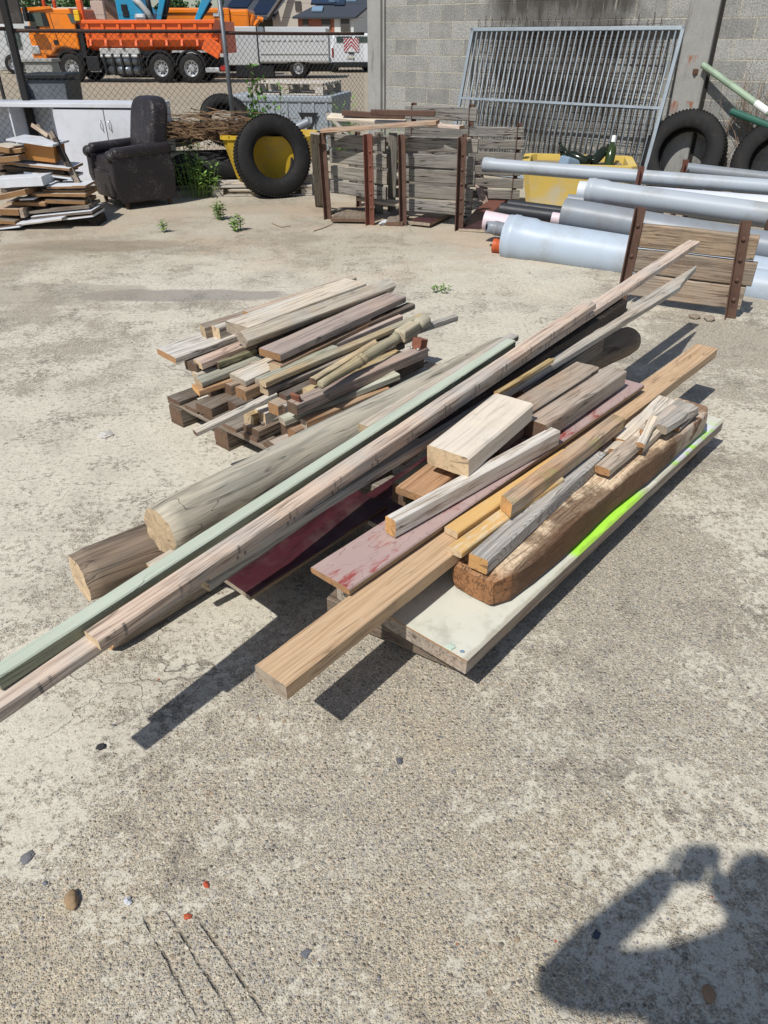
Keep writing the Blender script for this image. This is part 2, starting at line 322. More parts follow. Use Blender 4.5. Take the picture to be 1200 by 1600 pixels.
def plank(name, label, mat, end, nl, nr, fl, fr, zn, zf, t, w=None, cat='plank', group=None, ref='m', **kw):
    """nl,nr,fl,fr: the four upper corners as measured; None = unseen. zn, zf: heights above ground (one or left/right)."""
    zn = zn if isinstance(zn, tuple) else (zn, zn); zf = zf if isinstance(zf, tuple) else (zf, zf)
    a, b = P(*nl, zn[0]), P(*nr, zn[1]); lat = a-b
    if fl and fr: c, d = P(*fl, zf[0]), P(*fr, zf[1])
    elif fr: d = P(*fr, zf[1]); c = d+lat
    else: c = P(*fl, zf[0]); d = c-lat
    cn, cf = (a+b)/2, (c+d)/2; x, y, z = frame(cn, cf, lat)
    if w is None: w = .5*(abs(lat.dot(y))+abs((c-d).dot(y)))
    if ref == 'r': x, y, z = frame(b, d, lat); cn, cf = b+y*(w/2), d+y*(w/2)
    if ref == 'l': x, y, z = frame(a, c, lat); cn, cf = a-y*(w/2), c-y*(w/2)
    _seed[0] += 1
    me = plank_mesh((cf-cn).length, w, t, seed=_seed[0], **kw)
    o = link(name, me, [W[mat] if isinstance(mat, str) else mat, E_[end] if isinstance(end, str) else end]); setm(o, (cn+cf)/2-z*(t/2), x, y, z)
    return tag(o, label, cat, group)
def stick(name, label, mat, end, n, f, zn, zf, w, t, roll=0., cat='plank', group=None, **kw):
    """n,f: measured middle of the upper face at each end; roll turns it about its length."""
    cn, cf = P(*n, zn), P(*f, zf); x = (cf-cn).normalized(); y = V((0, 0, 1)).cross(x).normalized(); z = x.cross(y)
    q = Quaternion(x, roll); y = q @ y; z = q @ z; _seed[0] += 1
    o = link(name, plank_mesh((cf-cn).length, w, t, seed=_seed[0], **kw), [W[mat] if isinstance(mat, str) else mat, E_[end] if isinstance(end, str) else end]); setm(o, (cn+cf)/2-z*(t/2), x, y, z)
    return tag(o, label, cat, group)
def log_mesh(L, r0, r1, seed, knots=6, rough=.003, end_round=.006):
    n = max(12, int(L/.05)); m = 28; vs = []; fs = []; mi = []; off = seed*13.7
    for i in range(n+1):
        u = i/n; x = -L/2+L*u; r = r0+(r1-r0)*u
        e = min(i, n-i); k = 1-(end_round/r if e == 0 else 0)
        for j in range(m):
            a = 2*math.pi*j/m; q = V((x*1.5+off, math.cos(a)*1.6, math.sin(a)*1.6))
            rr = r*k*(1+.03*noise.noise(q))+rough*noise.noise(V((x*2.5, math.cos(a)*3+off, math.sin(a)*3)))
            rr -= .012*max(0, noise.noise(V((x*1.2+off*2, a*4.5, 5)))-.42)*3     # drying splits
            xx = x+(.006*noise.noise(V((off, math.cos(a)*3, math.sin(a)*3))) if e == 0 else 0)
            vs.append((xx, rr*math.cos(a)+.01*math.sin(u*3+seed), rr*math.sin(a)))
    for i in range(n):
        for j in range(m): fs.append((i*m+j, (i+1)*m+j, (i+1)*m+(j+1) % m, i*m+(j+1) % m)); mi.append(0)
    for i, s in ((0, 1), (n, -1)):
        b = len(vs)
        for k in (.55, 0.):
            for j in range(m):
                q = V(vs[i*m+j]); cx = -L/2 if i == 0 else L/2
                c = V((cx, .01*math.sin((i/n)*3+seed), 0)); p = c+(q-c)*max(k, .02); p.x = cx-s*.002+.004*noise.noise(V((p.y*30, p.z*30, off))); vs.append(tuple(p))
        rings = [i*m, b, b+m]
        for r_ in range(2):
            for j in range(m):
                fs.append((rings[r_]+j, rings[r_]+(j+1) % m, rings[r_+1]+(j+1) % m, rings[r_+1]+j)); mi.append(1)
        fs.append(tuple(b+m+j for j in range(m))); mi.append(1)
    me = bpy.data.meshes.new('log'); me.from_pydata(vs, [], fs); me.polygons.foreach_set('material_index', mi)
    bm = bmesh.new(); bm.from_mesh(me); bmesh.ops.recalc_face_normals(bm, faces=list(bm.faces)); bm.to_mesh(me); bm.free()
    for p in me.polygons: p.use_smooth = p.material_index == 0
    return me
def log(name, label, mat, end, n, f, zn, zf, r0, r1, group=None):
    cn, cf = P(*n, zn), P(*f, zf); x, y, z = frame(cn, cf, V((-1, 1, 0))); _seed[0] += 1
    o = link(name, log_mesh((cf-cn).length, r0, r1, _seed[0]), [W[mat], E_[end]]); setm(o, (cn+cf)/2, x, y, z)
    return tag(o, label, 'log', group)
# ================================================================== the ground
def ground_mat():
    t = NT('worn_concrete_and_grit'); v = t.coord(); s = t.sep(v); x, y = s[0], s[1]
    n1 = t.noise(v, .55, 5, .6); n2 = t.noise(v, 1.7, 6, .65); n3 = t.noise(v, 9., 5, .65); n4 = t.noise(v, 60., 3, .6); fine = t.noise(v, 190., 3, .75); mid_ = t.noise(v, 42., 5, .75)
    # how far the cement skin has worn: 0 = skin, 1 = loose sandy grit
    line = t.math('MULTIPLY', t.math('SUBTRACT', t.math('MULTIPLY_ADD', x, -2.02, y), 2.5), .44)
    front = t.math('SUBTRACT', 1., t.step(t.math('ADD', line, t.math('MULTIPLY', t.math('SUBTRACT', n2, .5), .9)), -.22, .22))
    far_r = t.math('MULTIPLY', t.step(t.math('SUBTRACT', y, t.math('MULTIPLY', x, .4)), 1.6, 2.6), .04)
    agg = t.math('MULTIPLY', t.step(t.math('ADD', x, t.math('MULTIPLY', t.math('SUBTRACT', n2, .5), .8)), .05, .5), .17)      # skin survives better further off
    back = t.step(t.math('ADD', y, t.math('MULTIPLY', n1, 5.)), 8., 10.)
    patch = t.math('MULTIPLY', t.step(n1, .44, .60), .26)
    wear = t.math('ADD', t.math('SUBTRACT', t.math('SUBTRACT', t.math('MULTIPLY', front, .37), far_r), agg), t.math('ADD', patch, .33), clamp=True)
    wear = t.math('ADD', wear, t.math('ADD', t.math('ADD', t.math('MULTIPLY', t.math('SUBTRACT', n3, .5), 1.15), t.math('MULTIPLY', t.math('SUBTRACT', n2, .5), 1.35)), t.math('MULTIPLY', t.math('SUBTRACT', mid_, .5), 1.7)))
    edge = t.step(wear, .36, .64)
    skin = t.mix(n3, lin('#aea99c'), lin('#d9d4c6'))
    skin = t.mix(t.math('MULTIPLY', t.step(n2, .44, .66), .55), skin, lin('#a39e93'))
    skin = t.mix(t.math('MULTIPLY', t.step(mid_, .50, .62), .55), skin, lin('#8b8578')); skin = t.mix(t.math('MULTIPLY', t.step(fine, .52, .66), .65), skin, lin('#706a5f')); skin = t.mix(t.math('MULTIPLY', t.step(fine, .46, .32), .4), skin, lin('#e2ddd0'))
    va = t.voro(v, 95.); vb = t.voro(v, 235.); vc = t.voro(v, 46.)
    def stones(vn, lo, hi): return t.math('SUBTRACT', 1., t.step(vn.outputs['Distance'], lo, hi))
    def tone(vn):
        r = t.sep(vn.outputs['Color'])[0]
        return t.ramp(r, [(0., lin('#66615a')), (.15, lin('#8d857a')), (.34, lin('#84858b')), (.46, lin('#a59784')), (.62, lin('#b7ab98')), (.78, lin('#8d7c69')), (.90, lin('#d6cfbd')), (1., lin('#a08a76'))])
    sandy = t.step(t.math('ADD', t.noise(v, 1.1, 4, .6), t.math('MULTIPLY', t.math('SUBTRACT', .95, y), .14)), .44, .60)
    bed = t.mix(sandy, t.mix(n4, lin('#a8a598'), lin('#d0cbbb')), t.mix(n4, lin('#b0a68f'), lin('#d6ccb3')))
    bed = t.mix(.62, bed, tone(vb)); bed = t.mix(t.math('MULTIPLY', t.step(fine, .50, .64), .47), bed, lin('#625b50'))
    pick_a = t.math('GREATER_THAN', t.sep(va.outputs['Color'])[1], .55); bed = t.mix(t.math('MULTIPLY', t.math('MULTIPLY', stones(va, .30, .42), pick_a), .85), bed, tone(va))
    pick_c = t.math('GREATER_THAN', t.sep(vc.outputs['Color'])[1], .90); bed = t.mix(t.math('MULTIPLY', t.math('MULTIPLY', stones(vc, .24, .32), pick_c), .8), bed, tone(vc))
    c = t.mix(edge, skin, bed)
    # damp grey-black blotches
    bl = t.step(t.math('ADD', t.math('MULTIPLY', n3, .45), t.math('MULTIPLY', t.noise(v, 2.6, 4, .6), .55)), .52, .62)
    c = t.mix(t.math('MULTIPLY', t.math('MULTIPLY', bl, t.step(mid_, .40, .58)), .6), c, lin('#6e6962'))
    for (px_, py_, rx_, ry_, cc, am) in ((295, 462, .85, .17, '#85807c', .75), (150, 384, 1.0, .26, '#7d7263', .7), (60, 460, .9, .3, '#8a8378', .5), (480, 325, 1.6, .4, '#a08f7b', .5)):
        q = P(px_, py_); dx = t.math('MULTIPLY', t.math('SUBTRACT', x, q.x), 1/rx_); dy = t.math('MULTIPLY', t.math('SUBTRACT', y, q.y), 1/ry_)
        rr_ = t.math('ADD', t.math('SQRT', t.math('ADD', t.math('MULTIPLY', dx, dx), t.math('MULTIPLY', dy, dy))), t.math('MULTIPLY', t.math('SUBTRACT', n2, .5), 1.8))
        c = t.mix(t.math('MULTIPLY', t.math('SUBTRACT', 1., t.step(rr_, .72, 1.0)), am), c, lin(cc))
    # reddish sand washed across the back of the yard
    rs = t.math('MULTIPLY', t.step(y, 4.5, 7.), t.step(t.noise(v, .8, 5, .65), .45, .62)); c = t.mix(t.math('MULTIPLY', rs, .45), c, lin('#b59c84'))
    c = t.mix(t.math('MULTIPLY', back, .5), c, t.mix(n3, lin('#857b6a'), lin('#a79b87')))
    far = t.step(y, 13., 20.); c = t.mix(far, c, t.mix(n2, lin('#8b8172'), lin('#a69b8a')))
    # hairline cracks
    wv = t.n('VectorMath', operation='MULTIPLY_ADD'); t.put(wv.inputs[0], t.noise(v, 2.6, 5, .65, out=1)); wv.inputs[1].default_value = (.34, .34, 0); t.put(wv.inputs[2], v)
    ve = t.voro(wv.outputs[0], .9, 'DISTANCE_TO_EDGE'); crack = t.math('MULTIPLY', t.math('SUBTRACT', 1., t.step(ve.outputs['Distance'], .0003, .0018)), t.math('MULTIPLY', t.math('SUBTRACT', 1., edge), t.step(n2, .44, .52)))
    c = t.mix(t.math('MULTIPLY', crack, .6), c, lin('#5d554a'))
    # three drag marks scored into the grit
    marks = None
    for (a, b) in ((P(222, 1428), P(312, 1592)), (P(262, 1424), P(372, 1600)), (P(306, 1428), P(418, 1592))):
        d = (b-a); L = d.length; d = d/L; nx, ny = -d.y, d.x
        al = t.math('ADD', t.math('MULTIPLY', t.math('SUBTRACT', x, a.x), d.x), t.math('MULTIPLY', t.math('SUBTRACT', y, a.y), d.y))
        ac = t.math('ADD', t.math('MULTIPLY', t.math('SUBTRACT', x, a.x), nx), t.math('MULTIPLY', t.math('SUBTRACT', y, a.y), ny))
        ac = t.math('ADD', ac, t.math('MULTIPLY', t.math('SUBTRACT', t.noise(v, 14., 3, .6), .5), .012))
        k = t.math('MULTIPLY', t.math('SUBTRACT', 1., t.step(t.math('ABSOLUTE', ac), .0008, .0052)), t.math('MULTIPLY', t.step(al, -.01, .03), t.math('SUBTRACT', 1., t.step(al, L-.05, L+.02))))
        marks = k if marks is None else t.math('MAXIMUM', marks, k)
    marks = t.math('MULTIPLY', marks, t.step(t.noise(v, 30., 3, .6), .36, .55))
    c = t.mix(t.math('MULTIPLY', marks, .6), c, lin('#5a5044'))
    h = t.math('ADD', t.math('MULTIPLY', n4, .35), t.math('MULTIPLY', t.math('MULTIPLY', edge, t.math('ADD', t.math('MULTIPLY', stones(va, .1, .5), pick_a), t.math('MULTIPLY', stones(vb, .1, .5), .8))), .9))
    h = t.math('SUBTRACT', t.math('ADD', h, t.math('MULTIPLY', n3, .8)), t.math('ADD', t.math('MULTIPLY', crack, .8), t.math('MULTIPLY', marks, 1.5)))
    c = t.mix(1., c, (1., .988, .955, 1), 'MULTIPLY')
    return t.out(c, .92, t.bump(h, .7, .008))
M_ground = ground_mat()
g = MB()
xs = [-400, -60, -20, -8, -4, -2, 0, 2, 4, 8, 20, 60, 400]; ys = [-30, -4, 0, 2, 4, 6, 9, 13, 20, 40, 80, 200, 600]
g.add([(x, y, 0) for y in ys for x in xs], [(j*13+i, j*13+i+1, (j+1)*13+i+1, (j+1)*13+i) for j in range(12) for i in range(12)])
ground = g.build('ground', M_ground); ground['kind'] = 'structure'

# loose pebbles: one uncountable scatter, plus the few stones one can point at
def pebble_mat():
    t = NT('loose_stone'); a = t.n('VertexColor', layer_name='tone'); v = t.coord(); n = t.noise(v, 260., 3, .6)
    return t.out(t.mix(t.math('MULTIPLY', n, .6), a.outputs[0], (.35, .33, .31, 1), 'MULTIPLY'), .9, t.bump(n, .5, .002))
M_pebble = pebble_mat()
def ico(sub=1):
    bm = bmesh.new(); bmesh.ops.create_icosphere(bm, subdivisions=sub, radius=1); bm.verts.index_update()
    r = [v.co.copy() for v in bm.verts], [tuple(v.index for v in f.verts) for f in bm.faces]; bm.free(); return r
IC1 = ico(1); IC2 = ico(2); IC3 = ico(3)
rng = random.Random(3); pv = []; pf = []; pc = []
TONES = ['#7a7a7e', '#8f8a83', '#7c7f88', '#b5a68e', '#cfc6b5', '#94806a', '#6d6964', '#a08f78', '#b9ad99', '#857c70', '#9a8f80']
for k in range(5200):
    d = .55+(rng.random()**1.6)*5.0; x = rng.uniform(-.62, .62)*(d+.35)
    if rng.random() > (.95 if d < 1.6 or x > .3*d else .35)*(noise.noise(V((x*1.7, d*1.7, 4)))*.9+.62): continue
    r = (.0010+.0028*rng.random()**3.5)*(1 if rng.random() > .02 else 2.0); c = lin(rng.choice(TONES)) if rng.random() > .012 else lin('#b5573a')
    b = len(pv); fl = rng.uniform(.45, .8); q = rotm(rng.random()*6.3, rng.uniform(-.3, .3), rng.uniform(-.3, .3)); ax = (rng.uniform(.7, 1.3), rng.uniform(.7, 1.2), fl)
    for v in IC1[0]:
        u = v*(1+.55*noise.noise(v*1.9+V((k, 0, 0)))); u = q @ V((u.x*ax[0], u.y*ax[1], u.z*ax[2])); pv.append((x+u.x*r, d+u.y*r, r*fl*.55+u.z*r)); pc.append(c)
    pf += [tuple(i+b for i in f) for f in IC1[1]]
me = bpy.data.meshes.new('pebbles'); me.from_pydata(pv, [], pf); ca = me.color_attributes.new('tone', 'FLOAT_COLOR', 'POINT')
for i, c in enumerate(pc): ca.data[i].color = c
o = link('pebbles', me, M_pebble); tag(o, 'loose grit and small pebbles scattered over the concrete', 'pebbles', kind='stuff')
def stone(px, py, size, tone, label, seed, flat=.6, cat='stone'):
    p = P(px, py); vs = []; chip = any(k in label for k in ('chip', 'slate', 'rubble', 'black', 'scrap', 'plastic')); IC = IC2 if chip else IC3
    for v in IC[0]:
        u = v*(1+(.75 if chip else .34)*noise.noise(v*1.2+V((seed, 0, 0)))+.10*noise.noise(v*4+V((seed, 3, 0)))); vs.append((u.x*size*1.0, u.y*size*1.35, size*flat*.8+u.z*size*flat))
    me = bpy.data.meshes.new('stone'); me.from_pydata(vs, [], IC[1]); ca = me.color_attributes.new('tone', 'FLOAT_COLOR', 'POINT')
    for i in range(len(vs)): ca.data[i].color = lin(tone)
    o = link('stone', me, M_pebble, smooth=not chip); o.location = p; o.rotation_euler = (0, 0, seed*1.3); tag(o, label, cat)
stone(114, 1410, .0155, '#a08768', 'smooth tan pebble on the grit near the three drag marks', .3, .75)
stone(1107, 1555, .0125, '#a5876a', 'brownish pebble inside the photographer shadow', 2.1, .7)
stone(188, 976, .012, '#9b8266', 'small brown stone on pale concrete beside the green plank', 3.7)
stone(158, 1168, .0095, '#3a3a3e', 'small black stone on the bare pale concrete', 4.2)
stone(322, 1383, .006, '#b8553a', 'larger of two red brick chips on the grit above the drag marks', 5.5)
stone(293, 1433, .006, '#c0603f', 'red brick chip lying at the top of the drag marks', 6.1)
stone(200, 1409, .008, '#c9ccd2', 'pale whitish stone chip right of the tan pebble', 7.4)
stone(478, 1490, .008, '#717379', 'flat blue-grey stone chip on the grit right of the drag marks', 8.8, .35)
stone(932, 1461, .0075, '#4c5364', 'dark slate-blue stone chip beside the photographer arm shadow', 9.3, .5)
stone(624, 1190, .008, '#64666d', 'blue-grey stone chip on the grit below the white board', 10.2, .6)
stone(44, 1340, .012, '#77777a', 'flat grey slate fragment at the left border of the grit', 11.7, .3)
stone(164, 680, .03, '#c9c6bf', 'pale crumpled scrap on the bare concrete left of the pallet', 12.9, .25, 'scrap')

# ================================================================== the big timber pile
G1 = None
# rests hidden under the pile
log('log', 'brown pole lying lowest on the ground under the long planks', 'dark', 'o', (164, 996), (600, 735), .054, .054, .052, .052)
stick('bearer', 'short dark bearer under the near end of the white faced board', 'dark', 'd', (520, 925), (730, 1010), .10, .10, .07, .08, cat='bearer')
stick('bearer', 'short dark bearer under the far end of the white faced board', 'dark', 'd', (930, 640), (1090, 690), .10, .10, .08, .09, cat='bearer')
stick('bearer', 'dark bearer crossing under the maroon boards', 'dark', 'd', (560, 740), (800, 800), .15, .16, .1, .12, cat='bearer')
log('log', 'lower brown log with a rough amber end and long crack', 'logbrown', 'e', (122, 902), (985, 532), .225, .27, .082, .076)
log('log', 'pale grey weathered log with split end lying above the lower log', 'loggrey', 'e', (247, 829), (792, 545), .36, .36, .082, .064)
# white faced board: facing and core
_t = NT('white_laminate'); _v = _t.coord(); _n = _t.noise(_v, 5., 5, .6)
WB_n, WB_f = (P(520, 917, .165)+P(730, 1033, .165))/2, None
_lat = P(520, 917, .165)-P(730, 1033, .165); _fr = P(1133, 656, .155); _nr = P(730, 1033, .165)
_x = (_fr-_nr).normalized(); _y = (_lat-_x*_lat.dot(_x)).normalized(); _z = _x.cross(_y); WBW = abs(_lat.dot(_y)); WBL = (_fr-_nr).length
WBc = (_nr+_fr)/2+_y*(WBW/2)
def wbx(px, py): return (P(px, py, .16)-WBc).dot(_x)
_s = _t.sep(_v); _ed = _t.math('ADD', _s[1], WBW/2); _wob = _t.math('MULTIPLY', _t.math('SUBTRACT', _t.noise(_v, 14., 3, .6), .5), .03)
_c = _t.mix(_n, lin('#bfbfb1'), lin('#d6d5c6')); _c = _t.mix(_t.math('MULTIPLY', _t.step(_t.noise(_v, 9., 6, .7), .48, .70), .45), _c, lin('#8d8a7c'))
def band(x0, x1, w0):
    a = _t.math('MULTIPLY', _t.step(_t.math('ADD', _s[0], _wob), x0-.02, x0+.03), _t.math('SUBTRACT', 1., _t.step(_t.math('ADD', _s[0], _wob), x1-.12, x1+.02)))
    return _t.math('MULTIPLY', a, _t.math('SUBTRACT', 1., _t.step(_t.math('ADD', _ed, _wob), w0-.012, w0+.008)))
_b1 = band(wbx(893, 868), wbx(1010, 760), .05); _b2 = band(wbx(1050, 725), wbx(1128, 660), .075)
_c = _t.mix(_t.math('MULTIPLY', _b1, .9), _c, lin('#a6e82a')); _c = _t.mix(_t.math('MULTIPLY', _b2, .75), _c, _t.mix(_t.step(_t.noise(_v, 16., 4, .6), .45, .55), lin('#a4ee3c'), lin('#d8ddec')))
_b3 = _t.math('MULTIPLY', _t.math('SUBTRACT', 1., _t.step(_t.math('ADD', _ed, _wob), .008, .02)), .4); _c = _t.mix(_b3, _c, lin('#7a6b52'))
_ln = _t.math('MULTIPLY', _t.math('SUBTRACT', 1., _t.step(_t.math('ABSOLUTE', _t.math('SUBTRACT', _t.math('ADD', _s[1], _t.math('MULTIPLY', _s[0], .12)), -.02)), .0006, .002)), .5); _c = _t.mix(_ln, _c, lin('#55524a'))
M_lam = _t.out(_c, .42, _t.bump(_n, .05, .002))
wb = empty('faced_board', WBc, 0, 'off-white faced board with green spray along its edge at the bottom of the pile', 'board')
Mx = Matrix((_x, _y, _z)).transposed().to_4x4(); Mx.translation = WBc; wb.matrix_world = Mx
pl = link('facing', plank_mesh(WBL, WBW, .005, bev=.002, seed=5, rough=.0012, chips=1.6), [M_lam, E_['b']], wb); pl.location = (0, 0, -.0025)
pl = link('core', plank_mesh(WBL-.006, WBW-.006, .050, bev=.003, seed=6, rough=.0015), [W['brown'], W['brown']], wb); pl.location = (0, 0, -.031)

plank('beam', 'thick rotten beam with rounded crumbling ends on the white board', 'rotten', W['rotten'], (704, 874), (797, 920), (1052, 618), (1112, 648), .268, .275, .105, w=.185, ref='l', rough=.006, cat='beam', rnd=True)
plank('beam', 'longest tan beam poking out at the bottom of the pile', 'tan', 'g', (403, 1037), (441, 1073), (1089, 534), (1120, 547), .305, .30, .052, w=.112, cat='beam')
plank('board', 'chipboard strip with worn grey and red paint under the white beam', None or W['grey'], 'b', (471, 893), (546, 921), (985, 598), (1007, 601), .335, .345, .022, w=.155, ref='r', cat='board')
redgrey = bpy.context.scene.objects[-1]
def paintmat(name, base, flake, lo, hi, rough=.5, dust=.25):
    t = NT(name); v = t.coord(scale=(1, 1, 1)); a = t.noise(t.coord(scale=(1.6, 6, 6)), 3.2, 6, .68); n = t.noise(v, 30., 4, .6)
    nz = t.sep(t.n('TexCoord').outputs['Normal'])[2]; top = t.step(nz, .5, .8)
    c = t.mix(t.step(a, lo, hi), lin(base), lin(flake)); c = t.mix(t.math('MULTIPLY', t.step(t.noise(v, 7., 6, .7), .45, .75), dust), c, lin('#b3a79a'))
    sc_ = t.math('SUBTRACT', 1., t.step(t.math('ABSOLUTE', t.math('SUBTRACT', t.noise(t.coord(scale=(3, 9, 3)), 2., 2, .5), .5)), .002, .008)); c = t.mix(t.math('MULTIPLY', sc_, .35), c, lin('#3a2724'))
    chip = t.mix(t.noise(v, 160., 3, .7), lin('#5d4a3a'), lin('#a08a70'))
    return t.out(t.mix(top, chip, c), t.math('MULTIPLY_ADD', n, .2, rough-.1), t.bump(t.mix(top, t.noise(v, 200., 2, .6), n), .25, .003))
M_maroon = paintmat('maroon_film_board', '#432127', '#351a20', .45, .6, .34, .10)
M_redgrey = paintmat('worn_grey_red_paint', '#ab948f', '#934642', .54, .64, .5, .25)
col.objects['board'].data.materials[0] = M_redgrey
plank('board', 'shiny maroon board overhanging beside the long planks', M_maroon, 'g', (332, 903), (391, 932), (545, 770), (605, 790), .165, .20, .02, w=.195, ref='r', cat='board', chips=.4)
plank('board', 'maroon board mostly hidden below the white beam', M_maroon, 'g', (520, 795), (640, 835), (790, 640), (860, 662), .185, .21, .02, cat='board', chips=.4)
plank('plank', 'smooth yellow stained plank tucked under the mossy beam', 'yellow', 'l', (695, 821), (715, 833), (880, 700), (897, 709), .335, .35, .025)
plank('plank', 'worn yellow plank with most paint scraped off', 'yellowworn', 'l', (700, 851), (720, 866), (862, 738), (880, 747), .325, .34, .022)
plank('beam', 'tan beam with moss stains and an orange sawn end', 'moss', 'o', (783, 772), (801, 788), (958, 645), (975, 654), .392, .38, .052, cat='beam', skew=.5)
plank('beam', 'silver grey beam with swirling knots and orange sawn end on the rotten beam', 'swirl', 'o', (734, 862), (762, 878), (922, 700), (946, 708), .325, .32, .052, cat='beam')
plank('beam', 'white washed beam with an orange sawn end on the red board', 'white', 'o', (600, 806), (621, 814), (856, 669), (879, 671), .405, .405, .062, cat='beam')
plank('beam', 'green edged beam whose end shows below the thick block', 'olive', 'd', (615, 752), (632, 762), (820, 610), (836, 617), .335, .34, .08, cat='beam')
plank('board', 'orange brown board sticking out under the thick pale block', 'rust', 'b', (626, 759), (656, 778), (800, 620), (840, 640), .355, .36, .026, cat='board')
plank('beam', 'weathered brown beam right of a twin, just behind the thick pale block', 'brown', 'd', (826, 652), (850, 667), (948, 571), (981, 580), .425, .43, .07, cat='beam')
plank('beam', 'cracked brown beam left of its twin behind the thick pale block', 'brown', 'd', (775, 640), (812, 655), (901, 564), (942, 571), .425, .43, .07, cat='beam', jag=.03)
plank('block', 'thick pale wooden block lying on top of the pile', 'pale', 'l', (669, 694), (731, 717), (774, 611), (832, 633), .475, .505, .075, cat='wood block', bev=.007)
bpy.context.scene.objects[-1].data.materials[0] = W['sawn']
stick('beam', 'short dark beam end under the thick pale block', 'dark', 'd', (770, 690), (815, 655), .40, .40, .06, .05, cat='beam')
# splintered pieces on the rotten beam
plank('splinter', 'pale splintered slab leaning on the far half of the rotten beam', 'pale', 'b', (958, 680), (1006, 700), (1038, 610), (1078, 622), .315, .325, .04, cat='wood piece', jag=.10, rough=.006, chips=3)
plank('splinter', 'brown torn board piece beside the silver grey beam', 'brown', 'b', (934, 722), (949, 738), (992, 674), (1014, 682), .315, .33, .03, cat='wood piece', jag=.05, rough=.004, chips=3)
plank('splinter', 'grey broken stub lying across the far end of the rotten beam', 'grey', 'g', (1012, 655), (1040, 668), (1066, 617), (1094, 636), .345, .35, .035, cat='wood piece', jag=.04, rough=.006, chips=3)
for i_, (lab, mt, a_, b_, c_, d_, zz, tt) in enumerate((
    ('long pale sliver on the rotten beam behind the brown torn board', 'sawn', (952, 700), (962, 706), (1046, 616), (1056, 620), .305, .02),
    ('dark brown shard against the grey broken stub', 'brown', (1000, 668), (1010, 676), (1060, 622), (1066, 628), .345, .02),
    ('thin pale shard lying nearest the silver grey beam end', 'pale', (938, 702), (946, 708), (986, 668), (992, 672), .30, .015),
    ('short reddish shard near the far end of the rotten beam', 'reddish', (1052, 664), (1062, 670), (1090, 628), (1098, 634), .30, .02),
    ('crooked pale shard across the splintered slab', 'pale', (996, 690), (1006, 694), (1022, 640), (1034, 646), .345, .02))):
    plank('splinter', lab, mt, 'b', a_, b_, c_, d_, zz, zz+.008, tt, cat='wood piece', jag=.12, rough=.006, chips=3.5)
# long planks across the pile
plank('plank', 'longest weathered plank in the pile, its far end sticking up past the rest', 'marked', 'g', (-22, 1090), (-8, 1116), (1067, 375), (1094, 377), .415, .62, .032, w=.07, ref='r')
plank('plank', 'pinkish plank with pencil marks lying on the longest plank', 'marked', 'l', (137, 990), (153, 1002), (903, 470), (932, 473), .452, .605, .032, w=.058, ref='r')
plank('plank', 'pale green treated plank running along the left of the pile', 'green', 'g', (-14, 1036), (-5, 1060), (795, 524), (806, 532), .46, .515, .04, w=.045, ref='r')
plank('plank', 'long plank with a broken orange tip under the longest plank', 'grey', 'l', (308, 880), (328, 893), (1093, 414), (1109, 419), .40, .50, .032, w=.085, tip=.42, chips=2, ref='r')
longp = bpy.context.scene.objects[-1]; bpy.context.view_layer.update()
o = stick('torn_edge', 'orange freshly torn edge', 'straw', 'o', (776, 612), (866, 557), .475, .49, .022, .02, jag=.05, chips=3, cat=None); o.parent = longp; o.matrix_parent_inverse = longp.matrix_world.inverted(); del o['label']
if 'kind' in o: del o['kind']
o['label'] = 'orange freshly torn edge'
plank('plank', 'blackened rotten plank wedged between the long planks', 'black', 'd', (640, 672), (649, 680), (975, 460), (986, 468), .44, .53, .05, w=.06, jag=.06, chips=3)
stick('plank', 'short grey plank end in the shade under the long planks', 'grey', 'd', (624, 714), (760, 610), .36, .38, .05, .03)
plank('plank', 'dark grey board on edge under the broken tip plank', 'dark', 'd', (800, 606), (822, 612), (925, 524), (944, 529), .40, .42, .07)
plank('block', 'small brown offcut showing below the orange torn plank', 'reddish', 'd', (795, 604), (818, 614), (830, 578), (850, 586), .40, .41, .05, cat='wood block')
plank('plank', 'pale thin plank behind the green plank with its far tip showing', 'pale', 'l', (560, 660), (575, 668), (797, 520), (810, 523), .45, .47, .03)
plank('plank', 'dark thin plank end below the long planks beside the maroon board', 'grey', 'l', (312, 905), (326, 912), (520, 762), (535, 768), .335, .35, .03)
plank('plank', 'broken pale sliver between the lower log and green plank', 'pale', 'o', (226, 880), (236, 886), (420, 770), (430, 775), .30, .36, .03)

def fleck(name, label, px, py, tone_, r_, cat):
    o = stone(px, py, r_, tone_, label, px*.37, .25, cat); o = bpy.context.scene.objects[-1]; o.name = name; o.location = P(px, py, .167)
fleck('sticker_scrap', 'torn white and green sticker scrap on the near corner of the white board', 704, 1011, '#c9dccb', .010, 'scrap')
fleck('screw', 'tiny bluish screw head on the near corner of the white board', 722, 1018, '#7d98ad', .005, 'screw')
